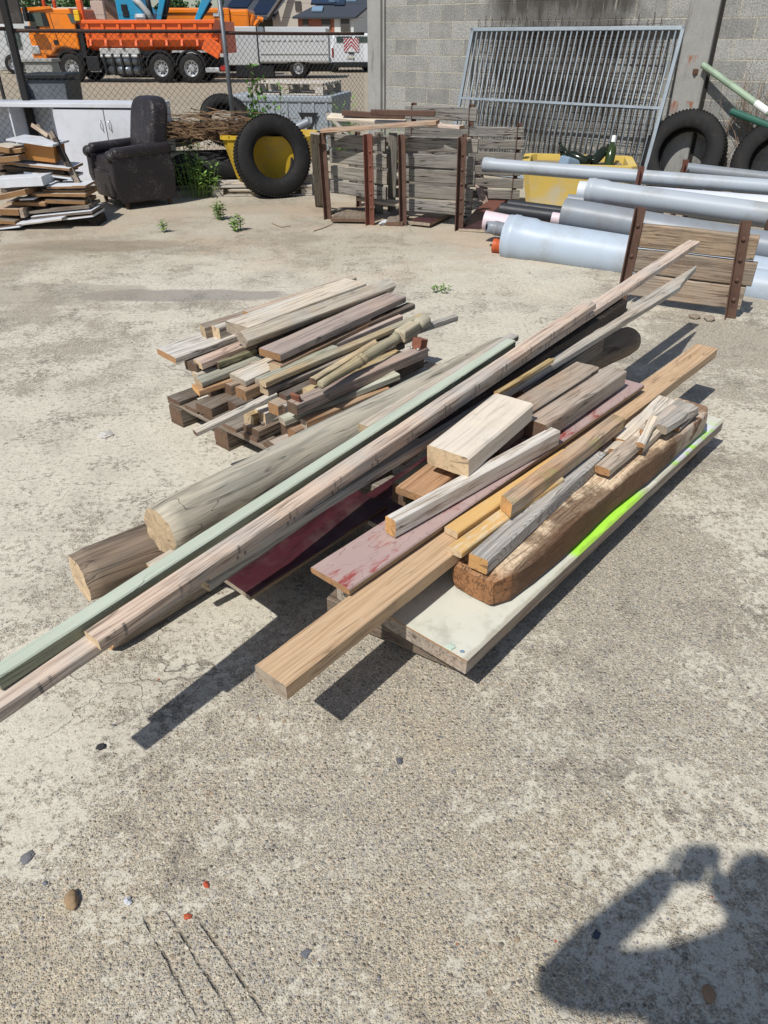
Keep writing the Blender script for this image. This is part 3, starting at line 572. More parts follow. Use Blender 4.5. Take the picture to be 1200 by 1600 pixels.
# ================================================================== the pile on the pallet
def pal_parts(t, L, Wd, n, mat, hh=.14, bh=.075, en='g'):
    for i in range(n):
        y = -Wd/2+.05+(Wd-.1)*i/(n-1); o = link('deck_board', plank_mesh(L, .1, .02, seed=i+31), [W[mat], E_[en]], t); o.location = (0, y, hh-.01)
    for ix in (-1, 0, 1):
        o = link('cross_board', plank_mesh(Wd, .1, .02, seed=ix+41), [W[mat], E_[en]], t); o.location = (ix*(L/2-.05), 0, hh-.031); o.rotation_euler = (0, 0, math.pi/2)
        for iy in (-1, 0, 1):
            o = link('block', plank_mesh(.13, .1, bh, seed=ix*3+iy+50), [W[mat], E_[en]], t); o.location = (ix*(L/2-.065), iy*(Wd/2-.05), .022+bh/2)
    for iy in (-1, 0, 1):
        o = link('bottom_board', plank_mesh(L, .1, .02, seed=iy+60), [W[mat], E_[en]], t); o.location = (0, iy*(Wd/2-.05), .011)
pa, pb = P(279, 660), P(362, 702); ax = (pb-pa).normalized()
pc = (pa+pb)/2
yaw = math.atan2(ax.y, ax.x)+math.pi/2
o = empty('pallet', pa+ax*.38+V((-ax.y, ax.x, 0))*.58, yaw, 'grey wooden pallet under the smaller pile of offcuts', 'pallet'); pal_parts(o, 1.2, .82, 6, 'dark', en='d')
GP = None
def pk(label, mat, end, nl, nr, fl, fr, zn, zf, t, name='plank', cat='plank', **kw): return plank(name, label, mat, end, nl, nr, fl, fr, zn, zf, t, cat=cat, **kw)
A = '%s'
# hidden core of the heap keeps the visible boards carried
for i, (n, f, z) in enumerate((((330, 606), (560, 520), .19), ((360, 628), (600, 540), .19), ((400, 655), (630, 575), .19), ((345, 575), (580, 490), .24), ((385, 600), (610, 520), .24), ((350, 550), (585, 468), .30), ((395, 570), (615, 490), .30), ((380, 530), (590, 450), .37))):
    stick('plank', A % ('dark plank deep inside the smaller heap, %s' % ('lowest at the back', 'lowest in the middle', 'lowest at the front', 'second layer back', 'second layer front', 'third layer back', 'third layer front', 'under the top beams')[i]), ('brown', 'dark', 'grey')[i % 3], 'd', n, f, z, z+.02, .10, .05)
pk('wide pale beam at the top of the smaller heap with a dark stain', 'pale', 'g', (362, 499), (377, 514), (540, 432), (570, 444), .50, .52, .055, name='beam', cat='beam')
pk('grey beam beside the topmost stained beam on the smaller heap', 'pale', 'g', (378, 514), (384, 537), (611, 433), (617, 447), (.50, .455), (.515, .475), .05, name='beam', cat='beam')
pk('thin brown plank behind the topmost beams of the smaller heap', 'brown', 'b', (380, 484), (387, 489), (548, 430), (556, 433), .47, .50, .05)
pk('short square beam end furthest back on the smaller heap', 'brown', 'l', (309, 507), (321, 511), (384, 484), (395, 489), .43, .45, .06, name='beam', cat='beam')
pk('short grooved grey beam end beside the topmost stained beam', 'grey', 'l', (327, 509), (342, 512), (410, 474), (424, 480), .43, .45, .06, name='beam', cat='beam')
pk('wide grey plank sticking out furthest left of the smaller heap', 'grey', 'b', (238, 547), (280, 556), (334, 512), (384, 520), .36, .38, .032, w=None)
pk('dark beam end in the shade under the wide grey plank', 'dark', 'd', (288, 562), (306, 571), (400, 520), (416, 526), .325, .34, .045, name='beam', cat='beam')
pk('pinkish plank with a rounded end beside the wide grey plank', 'reddish', 'l', (305, 560), (311, 568), (388, 526), (400, 534), .34, .37, .035)
pk('thin dark green slat below the pinkish rounded plank', 'olive', 'd', (334, 562), (339, 567), (392, 540), (400, 546), .325, .34, .03)
pk('pale slat end below the dark beam in the smaller heap', 'pale', 'l', (301, 580), (307, 586), (366, 556), (374, 561), .285, .30, .03)
pk('olive grey plank with a blue-green stain at the left of the heap', 'blue', 'l', (296, 590), (321, 594), (395, 552), (417, 558), .275, .31, .03)
pk('orange tan board at the lower left of the smaller heap', 'rust', 'o', (294, 602), (316, 609), (370, 576), (388, 584), .235, .26, .03, name='board', cat='board')
pk('wide pale plank in the middle of the smaller heap', 'pale', 'g', (357, 585), (384, 593), (440, 545), (470, 556), .335, .365, .03)
pk('long reddish brown plank across the top of the smaller heap', 'reddish', 'b', (409, 543), (433, 554), (600, 456), (637, 463), .435, .455, .035)
pk('smooth beige board standing on edge in the smaller heap', 'beige', 'l', (463, 543), (466, 545), (575, 496), (579, 498), .40, .415, .06, w=.022, name='board', cat='board')
pk('dark plank behind the smooth beige board', 'dark', 'd', (430, 560), (440, 566), (636, 472), (649, 474), .38, .41, .03)
pk('reddish plank end behind the straw coloured batten', 'reddish', 'b', (500, 538), (510, 544), (617, 490), (630, 492), .37, .385, .03)
pk('long straw coloured batten crossing the smaller heap', 'straw', 'l', (406, 593), (414, 598), (654, 489), (664, 492), .375, .40, .026, name='batten', cat='batten')
pk('pale blue batten end beside the straw coloured batten', 'blue', 'g', (399, 590), (406, 594), (520, 538), (528, 542), .37, .38, .026, name='batten', cat='batten')
pk('weathered plank just right of the straw coloured batten', 'brown', 'l', (403, 604), (421, 608), (560, 540), (576, 544), .335, .36, .03)
pk('dark plank between the straw batten and the turned post', 'dark', 'd', (436, 614), (446, 618), (620, 530), (634, 534), .325, .35, .035)
pk('rotten pointed strip beside the turned post', 'straw', 'd', (485, 589), (491, 593), (588, 527), (598, 530), .385, .405, .03, name='strip', cat='wood strip', jag=.05, chips=3)
pk('thin grey stick poking out beyond the turned post', 'grey', 'g', (612, 522), (618, 526), (709, 490), (715, 493), .405, .42, .03, name='batten', cat='batten')
pk('grooved reddish beam with rusty end plates in the smaller heap', 'reddish', 'd', (450, 624), (461, 634), (655, 538), (668, 543), .36, .375, .05, name='beam', cat='beam')
rb = bpy.context.scene.objects[-1]; rbl = max(v.co.x for v in rb.data.vertices); rbw = max(v.co.y for v in rb.data.vertices)
M_rust = plain('rusted_steel', '#8a5a48', .8, .3, .35, 14., '#4a2a20', .6, .25, 9.)
M_post0 = plain('old_bracket_steel', '#5a4236', .8)
M_bolt = plain('bolt_steel', '#a9a7a4', .45, .7, .1)
for sx in (1, -1):
    m = MB(); m.bbox((sx*(rbl-.03), 0, .035 if sx > 0 else .02), (.012 if sx < 0 else .05, rbw*1.7, .07), .003, rotm(0, .25*sx)); p_ = m.build('end_plate', M_rust, rb)
    if sx > 0:
        for yy in (-.02, .02):
            m = MB(); m.lathe([(-.004, .0), (-.004, .008), (.004, .008), (.007, .004), (.007, 0)], 10, Matrix.Rotation(math.pi, 4, 'Z')); b_ = m.build('bolt', M_bolt, p_); b_.location = (sx*(rbl-.062), yy, .030)
pk('square grey beam end beside the rusty plate', 'grey', 'd', (423, 625), (446, 633), (520, 585), (545, 592), .30, .31, .06, name='beam', cat='beam')
pk('pale greenish plank below the rusty plated beam', 'blue', 'g', (432, 650), (447, 656), (610, 580), (629, 583), .275, .33, .03)
pk('short beam with an orange top edge at the front of the heap', 'rust', 'g', (468, 654), (480, 659), (598, 601), (609, 605), .265, .285, .06, name='beam', cat='beam')
pk('dark side board under the rusty plated beam', 'dark', 'd', (560, 600), (566, 604), (654, 556), (662, 560), .30, .30, .05)
pk('long grey plank at the foot of the heap beside the big log', 'brown', 'g', (520, 636), (548, 644), (672, 566), (690, 570), .20, .20, .04)
pk('flat pinkish plank lowest at the right of the heap', 'reddish', 'g', (560, 640), (590, 655), (670, 574), (694, 582), .165, .165, .025)
pk('long grey stick slanting out over the pallet', 'grey', 'd', (299, 671), (308, 675), (425, 610), (434, 614), .245, .31, .025, name='batten', cat='batten')
pk('brown offcut lying on the pallet below the long grey stick', 'brown', 'd', (380, 662), (403, 674), (414, 648), (436, 658), .175, .175, .035, name='block', cat='wood block')
pk('flat brown board across the front corner of the pallet', 'brown', 'd', (420, 688), (437, 700), (500, 655), (520, 664), .175, .18, .03)
pk('whitish cut block on the pallet under the square grey beam', 'pale', 'l', (398, 638), (413, 646), (425, 627), (440, 634), .235, .235, .09, name='block', cat='wood block')
pk('pale narrow block left of the whitish cut block', 'straw', 'l', (381, 643), (394, 651), (402, 634), (415, 642), .22, .22, .08, name='block', cat='wood block')
pk('dark block on the back left of the pallet', 'dark', 'd', (309, 628), (326, 640), (352, 607), (372, 618), .185, .19, .045, name='block', cat='wood block')
pk('brown end block standing below the wide pale plank', 'brown', 'd', (346, 598), (362, 602), (380, 585), (396, 590), .24, .24, .08, name='block', cat='wood block')
pk('brown offcut under the pale greenish plank on the pallet', 'brown', 'd', (438, 660), (452, 668), (480, 642), (494, 650), .215, .22, .06, name='block', cat='wood block')
for lab, mat, end, nl, nr, fl, fr, zn, zf, t_ in (
    ('tan plank filling the gap under the long reddish brown plank', 'rust', 'l', (420, 566), (438, 572), (610, 478), (626, 482), .385, .405, .04),
    ('brown plank under the olive grey plank at the left', 'brown', 'b', (312, 588), (330, 594), (430, 540), (446, 545), .245, .27, .04),
    ('tan beam under the wide pale plank', 'rust', 'b', (366, 604), (384, 611), (520, 540), (536, 546), .30, .33, .05),
    ('brown plank below the straw batten near the rusty plate', 'brown', 'b', (416, 628), (436, 634), (560, 566), (578, 570), .30, .315, .05),
    ('thick tan beam below the rotten pointed strip', 'straw', 'l', (470, 606), (488, 612), (616, 546), (632, 550), .33, .345, .05),
    ('brown plank between the pale greenish plank and the short beam', 'rust', 'b', (448, 668), (462, 674), (622, 596), (636, 600), .23, .245, .05),
    ('weathered plank on the right foot of the heap', 'grey', 'g', (530, 630), (548, 636), (662, 574), (680, 578), .235, .235, .04),
    ('brown plank behind the turned post', 'brown', 'b', (520, 566), (536, 572), (640, 512), (652, 514), .36, .375, .05)):
    pk(lab, mat, end, nl, nr, fl, fr, zn, zf, t_)
# turned post
cn, cf = P(500, 602, .41), P(640, 516, .43); x, y, z = frame(cn, cf, V((-1, 1, 0))); L = (cf-cn).length
KR = .66
pr = [(0, 0), (0, .020), (.005, .028), (.07*L, .030)]
for u, r in ((.10, .029), (.2, .033), (.3, .036), (.36, .037), (.375, .043), (.39, .043), (.40, .036), (.415, .036), (.425, .042), (.44, .042), (.46, .036), (.52, .039), (.6, .040), (.7, .038), (.78, .034), (.80, .040), (.815, .040), (.83, .033)): pr.append((u*L, r))
pr += [(.84*L, .034), (.84*L, 0)]
W['turned'] = wood('turned_post_wood', '#b0a283', '#857858', '#a39c84', .5, .3)
m = MB(); m.lathe([(a-L/2, b*KR) for a, b in pr], 24); ps = m.build('turned_post', W['turned'], smooth=True); setm(ps, (cn+cf)/2, x, y, z)
tag(ps, 'turned baluster post with ringed shaft lying on the smaller heap', 'post')
m = MB(); m.bbox((L/2-.02, 0, .0), (.15, .062, .058), .01); m.build('square_head', W['turned'], ps)
m = MB(); m.lathe([(L/2+.065, .0), (L/2+.065, .026), (L/2+.09, .034), (L/2+.13, .03), (L/2+.15, .034), (L/2+.165, .025), (L/2+.17, 0)], 20); m.build('knob', W['turned'], ps, True)

# ================================================================== wall, pillars, things leaning on it
W0 = V((-.15, 12.87, 0)); WU = V((.787, -.617, 0)).normalized(); WN = V((-.617, -.787, 0)).normalized()
def onwall(px, py, off=0.):
    r = ray(px, py); d = (W0+WN*off-CAM).dot(WN)/r.dot(WN); return CAM+r*d
def ws(px, py=100): return (onwall(px, py)-W0).dot(WU)
WANG = math.atan2(WU.y, WU.x)
def wallpt(s, z, off=0.): q = W0+WU*s+WN*off; return V((q.x, q.y, z))
def wall_mat():
    t = NT('rough_concrete_block'); v = t.coord(); s = t.sep(v); cb = t.n('CombineXYZ'); t.put(cb.inputs[0], s[0]); t.put(cb.inputs[1], s[2])
    n = t.noise(v, 5., 4, .6); f = t.noise(v, 55., 4, .75); f2 = t.voro(v, 160.).outputs['Distance']
    wb_ = t.n('VectorMath', operation='MULTIPLY_ADD'); t.put(wb_.inputs[0], t.noise(v, 9., 3, .6, out=1)); wb_.inputs[1].default_value = (.012, .012, 0); t.put(wb_.inputs[2], cb.outputs[0])
    br = t.n('TexBrick'); t.put(br.inputs['Vector'], wb_.outputs[0]); br.inputs['Scale'].default_value = 1.; br.inputs['Brick Width'].default_value = .4; br.inputs['Row Height'].default_value = .2; br.inputs['Mortar Size'].default_value = .0075; br.inputs['Mortar Smooth'].default_value = .25; br.inputs['Bias'].default_value = 0
    br.inputs['Color1'].default_value = lin('#b0b0ad'); br.inputs['Color2'].default_value = lin('#858684'); br.inputs['Mortar'].default_value = lin('#bdb7a6')
    c = t.mix(t.math('MULTIPLY', t.step(f, .42, .6), .7), br.outputs['Color'], lin('#55544f')); c = t.mix(t.math('MULTIPLY', t.step(n, .4, .7), .3), c, lin('#b2afa6'))
    c = t.mix(t.math('MULTIPLY', t.math('SUBTRACT', 1., t.step(f2, .2, .5)), .25), c, lin('#d0cabd'))
    # black run-off from the top, drips of lime through it
    c = t.mix(t.math('MULTIPLY', t.step(t.noise(t.coord(scale=(1.2, 1, .5)), 1.4, 5, .7), .52, .68), .4), c, lin('#6a6a67'))
    dr = t.noise(t.coord(scale=(3.2, 1, .35)), 2.2, 5, .7); lo = t.math('ADD', t.math('MULTIPLY', dr, .9), 1.42)
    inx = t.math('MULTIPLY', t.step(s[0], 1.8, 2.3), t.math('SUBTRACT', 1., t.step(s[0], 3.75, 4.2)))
    bk = t.math('MULTIPLY', t.step(t.math('SUBTRACT', s[2], lo), -.05, .12), inx); c = t.mix(t.math('MULTIPLY', bk, .85), c, lin('#34322f'))
    mesh_shade = t.math('MULTIPLY', t.math('MULTIPLY', inx, t.step(t.noise(v, 1.3, 4, .6), .38, .5)), t.step(s[2], .3, .9)); c = t.mix(t.math('MULTIPLY', mesh_shade, .72), c, lin('#45423e'))  # shade of grille and meshes painted into the wall colour behind them
    lime = t.math('MULTIPLY', bk, t.step(t.noise(t.coord(scale=(5, 1, .5)), 2., 4, .7), .56, .66)); c = t.mix(t.math('MULTIPLY', lime, .6), c, lin('#b5b0a6'))
    damp = t.math('SUBTRACT', 1., t.step(t.math('ADD', s[2], t.math('MULTIPLY', n, .5)), .3, .75)); c = t.mix(t.math('MULTIPLY', damp, .35), c, lin('#6d665a'))
    return t.out(c, .95, t.bump(t.math('ADD', t.math('MULTIPLY', br.outputs['Fac'], -.7), t.math('ADD', t.math('MULTIPLY', f, .5), t.math('MULTIPLY', f2, .5))), .8, .008))
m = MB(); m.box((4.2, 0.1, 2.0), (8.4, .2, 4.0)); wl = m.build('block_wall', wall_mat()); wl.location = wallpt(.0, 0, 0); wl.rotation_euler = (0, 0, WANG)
# local y points away from the viewer side
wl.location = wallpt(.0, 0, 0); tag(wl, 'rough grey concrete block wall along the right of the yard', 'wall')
def conc(name, c1, c2, rust=False):
    t = NT(name); v = t.coord(); n = t.noise(v, 6., 5, .65); f = t.noise(v, 110., 3, .6)
    c = t.mix(n, lin(c2), lin(c1)); c = t.mix(t.math('MULTIPLY', t.step(f, .5, .7), .3), c, lin('#55524d'))
    c = t.mix(t.math('MULTIPLY', t.step(t.noise(t.coord(scale=(4, 4, .5)), 3., 4, .7), .54, .7), .5), c, lin('#5a564f'))
    if rust:
        z = t.sep(v)[2]; k = None
        for zz in (1.42, .96, .72):
            a = t.math('MULTIPLY', t.step(z, zz-.16, zz-.02), t.math('SUBTRACT', 1., t.step(z, zz, zz+.03))); k = a if k is None else t.math('MAXIMUM', k, a)
        k = t.math('MULTIPLY', k, t.step(t.noise(t.coord(scale=(1, 1, .3)), 11., 3, .6), .5, .62)); c = t.mix(t.math('MULTIPLY', k, .8), c, lin('#8a4a22'))
    return t.out(c, .93, t.bump(f, .5, .006))
M_pil = conc('cast_concrete', '#aaaaa6', '#868682'); M_pil2 = conc('cast_concrete_rust_streaked', '#a3a29e', '#807f7b', True)
s0, s1 = ws(574), ws(607)
m = MB(); m.bbox((0, 0, 2.0), (.25, .20, 4.0), .02); m.box((.14, .02, 2.0), (.03, .13, 3.98)); pl_ = m.build('concrete_pillar', M_pil); pl_.location = wallpt((onwall(574, 100, .1)-W0).dot(WU)+.125, 0, 0); pl_.rotation_euler = (0, 0, WANG); tag(pl_, 'pale concrete pillar at the end of the wall where the fence starts', 'pillar')
sp = (ws(1083, 5)+ws(1126, 5))/2
m = MB(); m.bbox((0, -.01, 2.0), (.34, .12, 4.0), .02); pl_ = m.build('concrete_pillar', M_pil2); pl_.location = wallpt(sp, 0, 0); pl_.rotation_euler = (0, 0, WANG); tag(pl_, 'rust streaked concrete pillar set in the block wall beside the grille', 'pillar')
m = MB(); m.box((0, 0, 2.0), (.035, .015, 4.0)); dg = m.build('joint', plain('dark_joint', '#2a2724', .95), pl_); dg.location = (.19, -.008, 0)

# galvanised grille
M_galv = plain('galvanised_steel', '#8d969d', .55, .45, .18, 20., '#70757a', .4, .06)
tl, tr = onwall(739, 43, .05), onwall(1067, 48, .05); sL, sR = (tl-W0).dot(WU), (tr-W0).dot(WU); zt = (tl.z+tr.z)/2
gw, off = sR-sL, .52; gh = math.hypot(zt, off-.05)
gz = (wallpt(0, zt, .05)-wallpt(0, 0, off)).normalized(); gy = gz.cross(WU)
gr = empty('grille_panel', (0, 0, 0), 0, 'galvanised steel bar grille leaning against the block wall', 'grille'); setm(gr, wallpt(sL, 0, off), WU, gy, gz)
m = MB(); b = .022
for (p0, p1) in (((0, 0, 0), (0, 0, gh)), ((gw, 0, 0), (gw, 0, gh)), ((0, 0, gh), (gw, 0, gh)), ((0, 0, .03), (gw, 0, .03))):
    a_, c_ = V(p0), V(p1); d_ = c_-a_; m.bbox((a_+c_)/2, (abs(d_.x)+.045, .035, abs(d_.z)+.045), .006)
m.build('frame', M_galv, gr)
for i in range(1, 37):
    m = MB(); m.tube([(gw*i/37, 0, .04), (gw*i/37, 0, gh-.02)], .0105, 8); m.build('bar', M_galv, gr, True)
m = MB(); m.bbox((gw/2, -.016, gh*.53), (gw, .008, .03), .002); m.build('middle_rail', M_galv, gr)
# rusty reinforcing meshes behind it
def remesh(s0_, s1_, z1, offb, label, seed, stepw):
    rr = random.Random(seed); z_ = (wallpt(0, z1, .025)-wallpt(0, 0, offb)).normalized(); y_ = z_.cross(WU); h = math.hypot(z1, offb-.025); m = MB()
    n = int((s1_-s0_)/stepw)
    for i in range(n+1):
        x_ = (s1_-s0_)*i/n+rr.uniform(-.012, .012); m.tube([(x_, 0, 0), (x_+rr.uniform(-.02, .02), rr.uniform(-.01, .01), h*.5), (x_+rr.uniform(-.02, .02), 0, h-rr.uniform(0, .09))], .0042, 4, False)
    for k in range(int(h/stepw)):
        z__ = .06+k*stepw+rr.uniform(-.01, .01); m.tube([(0, .004, z__), ((s1_-s0_)*.5, .004+rr.uniform(-.01, .01), z__+rr.uniform(-.02, .02)), (s1_-s0_, .004, z__+rr.uniform(-.02, .02))], .0028, 4, False)
    o = m.build('reinforcing_mesh', M_rebar); setm(o, wallpt(s0_, 0, offb), WU, y_, z_); tag(o, label, 'steel mesh')
M_rebar = plain('dark_rebar', '#43362f', .85, .3, .3, 20.)
remesh(sL+.1, sR-.25, zt+.16, .34, 'taller rusty reinforcing mesh whose rods stick up above the grille', 1, .10)
remesh(sL+.25, sR-.15, zt-.03, .26, 'rusty reinforcing mesh hidden behind the bars of the grille', 2, .075)
# dry climber stems on the wall, green pipes on brackets
M_twig = plain('dry_twigs', '#8d7763', .9, 0, .3)
m = MB(); rr = random.Random(5)
base = onwall(1128, 262, .03)
for k in range(46):
    p = V((base+WU*rr.uniform(-.25, .35))); p.z = rr.uniform(.2, .8); pts = [p]
    dx = rr.uniform(-.35, .35)
    for i in range(rr.randint(4, 8)):
        p = p+WU*(dx*.12+rr.uniform(-.05, .05))+V((0, 0, rr.uniform(.04, .15)))+WN*rr.uniform(-.012, .02); 
        if (p-W0).dot(WN) < .01: p = p+WN*.03
        pts.append(p)
    m.tube(pts, [.0035*(1-i/len(pts)*.7) for i in range(len(pts))], 4, False)
o = m.build('dry_climber', M_twig); tag(o, 'bare dry climber twigs against the wall above the tyres', 'plant')
M_greenpipe = plain('faded_green_pipe', '#8fa38c', .5, 0, .15, 5., '#5f6d5c', .5); M_green2 = plain('dark_green_pipe', '#2f5a4e', .45, 0, .15)
a_, b_ = onwall(1098, 101, .12), onwall(1215, 186, .30)
m = MB(); m.tube([a_, b_], .034, 16); o = m.build('green_pipe', M_greenpipe, smooth=False); tag(o, 'faded pale green pipe held slanting on the wall', 'pipe')
d_ = (b_-a_).normalized(); m = MB(); m.tube([a_+d_*.80, a_+d_*.98], .038, 16); m.build('coupling', plain('white_coupling', '#d5d8d6', .5), o)
m = MB(); m.tube([onwall(1143, 174, .14), onwall(1225, 205, .3)], .038, 16); o = m.build('green_pipe', M_green2); tag(o, 'dark green pipe below the faded pale green one', 'pipe')
m = MB(); m.bbox(onwall(1086, 112, .06), (.05, .08, .06), .01); o = m.build('bracket', M_post0); tag(o, 'rusty bracket on the pillar under the pale green pipe', 'bracket')

# ================================================================== tyres
def tyre_mat():
    t = NT('tyre_rubber'); v = t.coord(rnd=3.); n = t.noise(v, 12., 5, .65)
    return t.out(t.mix(t.math('MULTIPLY', t.step(n, .5, .75), .35), lin('#161515'), lin('#3a3632')), .78, t.bump(t.noise(v, 60., 3, .6), .2, .004))
M_tyre = tyre_mat()
def tyre_mb(Ro, Ri, Wd, n=72):
    m = MB(); h = Wd/2
    prof = [(-h*.62, Ri), (-h*.82, Ri+.015), (-h, Ri+(Ro-Ri)*.35), (-h*1.02, Ri+(Ro-Ri)*.6), (-h*.92, Ro-.035), (-h*.82, Ro-.012), (-h*.72, Ro), (-h*.40, Ro+.003), (-h*.36, Ro-.010), (-h*.30, Ro-.010), (-h*.26, Ro+.004), (h*.26, Ro+.004), (h*.30, Ro-.010), (h*.36, Ro-.010), (h*.40, Ro+.003), (h*.72, Ro), (h*.82, Ro-.012), (h*.92, Ro-.035), (h*1.02, Ri+(Ro-Ri)*.6), (h, Ri+(Ro-Ri)*.35), (h*.82, Ri+.015), (h*.62, Ri), (h*.5, Ri+.02), (h*.8, Ri+(Ro-Ri)*.5), (h*.6, Ro-.03), (-h*.6, Ro-.03), (-h*.8, Ri+(Ro-Ri)*.5), (-h*.5, Ri+.02)]
    m.lathe(prof, n, closed=True)
    for k in range(n):      # tread lugs on the shoulders
        a = 2*math.pi*(k+.5)/n
        for s in (-1, 1):
            c = V((s*h*.64, (Ro+.0005)*math.cos(a), (Ro+.0005)*math.sin(a))); m.box(c, (h*.44, .020, .010), Matrix.Rotation(a-math.pi/2, 3, 'X') @ Matrix.Rotation(s*.25, 3, 'Z'))
    return m
def tyre(loc, Ro, Ri, Wd, yaw, lean, label, group=None):
    m = tyre_mb(Ro, Ri, Wd); o = m.build('tyre', M_tyre, smooth=False); o.rotation_euler = (0, 0, 0)
    q = Matrix.Rotation(yaw, 4, 'Z') @ Matrix.Rotation(lean, 4, 'Y'); o.matrix_world = Matrix.Translation(loc) @ q
    for p in o.data.polygons[:72*28]: p.use_smooth = True
    return tag(o, label, 'tyre', group)
p = P(428, 309); tyre(V((p.x, p.y+.13, .425)), .44, .24, .25, R(-68), R(-15), 'big black truck tyre leaning on the yellow tub')
p = onwall(1065, 262); q_ = onwall(1066, 250, .28); tyre(V((q_.x, q_.y, .44)), .47, .27, .22, WANG-math.pi/2, R(-22), 'black tyre leaning on the wall below the rusty pillar')
q_ = onwall(1212, 262, .30); tyre(V((q_.x, q_.y, .42)), .47, .27, .22, WANG-math.pi/2, R(-22), 'black tyre leaning on the wall half cut by the photo edge')
# ================================================================== pipes and their rack
M_pvc = plain('grey_pvc', '#a0a8b0', .42, 0, .05, 3., '#7d776a', .5, .03, 2.5); M_pvcd = plain('mid_grey_pvc', '#7f868e', .42, 0, .05, 3., '#6d685c', .5, .03, 3.); M_pvcl = plain('pale_grey_pvc', '#a7b4c2', .42, 0, .05, 3., '#8a8578', .5, .03, 2.2)
M_pvcw = plain('white_pipe', '#c3c9d3', .45, 0, .04, 3., '#a8a296', .25, .02); M_pvcp = plain('pinkish_white_pipe', '#ccbdc2', .5, 0, .05); M_blackp = plain('black_pipe', '#2c2e33', .5, 0, .1); M_orange = plain('orange_drain_pipe', '#b5562e', .5, 0, .12, 5., '#7d4a36', .4); M_in = plain('pipe_inside', '#3a3b3d', .8)
PD_ = V((.985, -.17, 0)).normalized()
def pipe(label, mat, c, d, L, r, collar=0., th=.012, bell=1.10):
    """c: middle of the left mouth; d: direction; collar: length of the socket at the left mouth"""
    d = d.normalized(); m = MB(); ra = r*bell if collar else r
    prof = [(.06, r-th*.6), (0, ra-th), (0, ra)]
    if collar: prof += [(collar*.12, ra), (collar*.16, ra+r*.04), (collar*.30, ra+r*.04), (collar*.34, ra), (collar*.8, ra), (collar, r)]
    else: prof += [(.05, r)]
    prof += [(L, r), (L, r-th), (.06, r-th)]
    m.lathe(prof, 40); o = m.build('pipe', mat, smooth=True); y = V((0, 0, 1)).cross(d).normalized(); setm(o, c, d, y, d.cross(y))
    md = o.modifiers.new('edge', 'EDGE_SPLIT'); md.split_angle = R(50)
    tag(o, label, 'pipe'); return o
# hurdle plane: two upright angle posts with three boards, pipes stacked behind
b1 = P(975, 462, .04); b2 = P(1151, 487, .04); HU = (b2-b1).normalized(); HU.z = 0; HU.normalize(); HNn = V((HU.y, -HU.x, 0)); HA = math.atan2(HU.y, HU.x)
if HNn.y > 0: HNn = -HNn
def onh(px, py, off=0.):
    r = ray(px, py); return CAM+r*((b1+HNn*off-CAM).dot(HNn)/r.dot(HNn))
W['hurdle'] = wood('hurdle_board_wood', '#9c8872', '#6c5946', '#8b7f71', .4, .7, .12)
W['cratewood'] = wood('grey_crate_wood', '#958d81', '#4c463e', '#827e77', .6, 1., .15, bump=1., stain=.5)
def board_between(name, parent, p0, p1, hgt, thk, mat, seed, axn):
    L = (p1-p0).length; me = plank_mesh(L, hgt, thk, seed=seed, rough=.004, chips=2.2, bev=.008); o = link(name, me, [W[mat], E_['d']], parent)
    x = (p1-p0).normalized(); z = axn; y = z.cross(x); 
    M = Matrix((x, y, z)).transposed().to_4x4(); M.translation = (p0+p1)/2; o.matrix_world = M if parent is None else parent.matrix_world.inverted() @ M
    if parent is not None: o.matrix_parent_inverse = Matrix.Identity(4); o.matrix_basis = parent.matrix_world.inverted() @ M
    return o
def angle_post(parent, base, top, ux, un, w, mat, bolts=0, name='post'):
    """L-section steel upright from base to top; ux along the hurdle, un towards the viewer"""
    m = MB(); d = (top-base); L = d.length; dz = d/L; t_ = .008
    m.box((w/2, 0, L/2), (w, t_, L)); m.box((t_/2, -w*.45, L/2), (t_, w*.9, L-.002)); o = m.build(name, mat, parent)
    x = (ux-dz*ux.dot(dz)).normalized(); y = dz.cross(x); M = Matrix((x, y, dz)).transposed().to_4x4(); M.translation = base
    o.matrix_basis = (parent.matrix_world.inverted() @ M) if parent else M
    for k in range(bolts):
        mb = MB(); mb.lathe([(0, .0), (0, .014), (.007, .014), (.012, .007), (.012, 0)], 10, Matrix.Translation((w*.55, -t_/2-.001, L*(.2+.62*k/max(1, bolts-1)))) @ Matrix.Rotation(-math.pi/2, 4, 'Z')); mb.build('bolt', mat, o)
    return o
M_post = plain('rusty_angle_steel', '#634c41', .75, .25, .25, 14., '#43302a', .6, .15, 8.); M_postred = plain('red_primed_steel', '#744a3e', .6, .15, .2, 12., '#5b4038', .6, .1, 8.)
hz = onh(1002, 348).z
hd = empty('timber_hurdle', b1, 0, 'three plank hurdle with rusty posts holding back the plastic pipes', 'hurdle'); bpy.context.view_layer.update()
hd.matrix_world = Matrix.Translation(b1)
hL = onh(988, 420, .0); hR = onh(1186, 420, .0); s_l = (onh(990, 440)-b1).dot(HU); s_r = (onh(1168, 440)-b1).dot(HU)
rows = 3; hh = (hz-.05)/3
for i in range(rows):
    zc = .05+hh*(i+.5); board_between('board', hd, b1+HU*(s_l-.02*i)+V((0, 0, zc-b1.z)), b1+HU*(s_r+.03*(i % 2))+V((0, 0, zc-b1.z)), hh-.010, .05, 'hurdle', 700+i, HNn)
for (bp, tp, nb) in (((969, 440), (1001, 324), 3), ((1131, 503), (1165, 346), 4)):
    t_ = onh(*tp, .05); s_ = (onh(bp[0], bp[1], .05)-b1).dot(HU); st = (t_-b1).dot(HU)
    angle_post(hd, b1+HU*s_+HNn*.035+V((0, 0, -b1.z)), b1+HU*(st-.03)+HNn*.035+V((0, 0, t_.z-b1.z)), HU, HNn, .065, M_post, nb)
def at_depth(px, py, d): return PD(px, py, d)
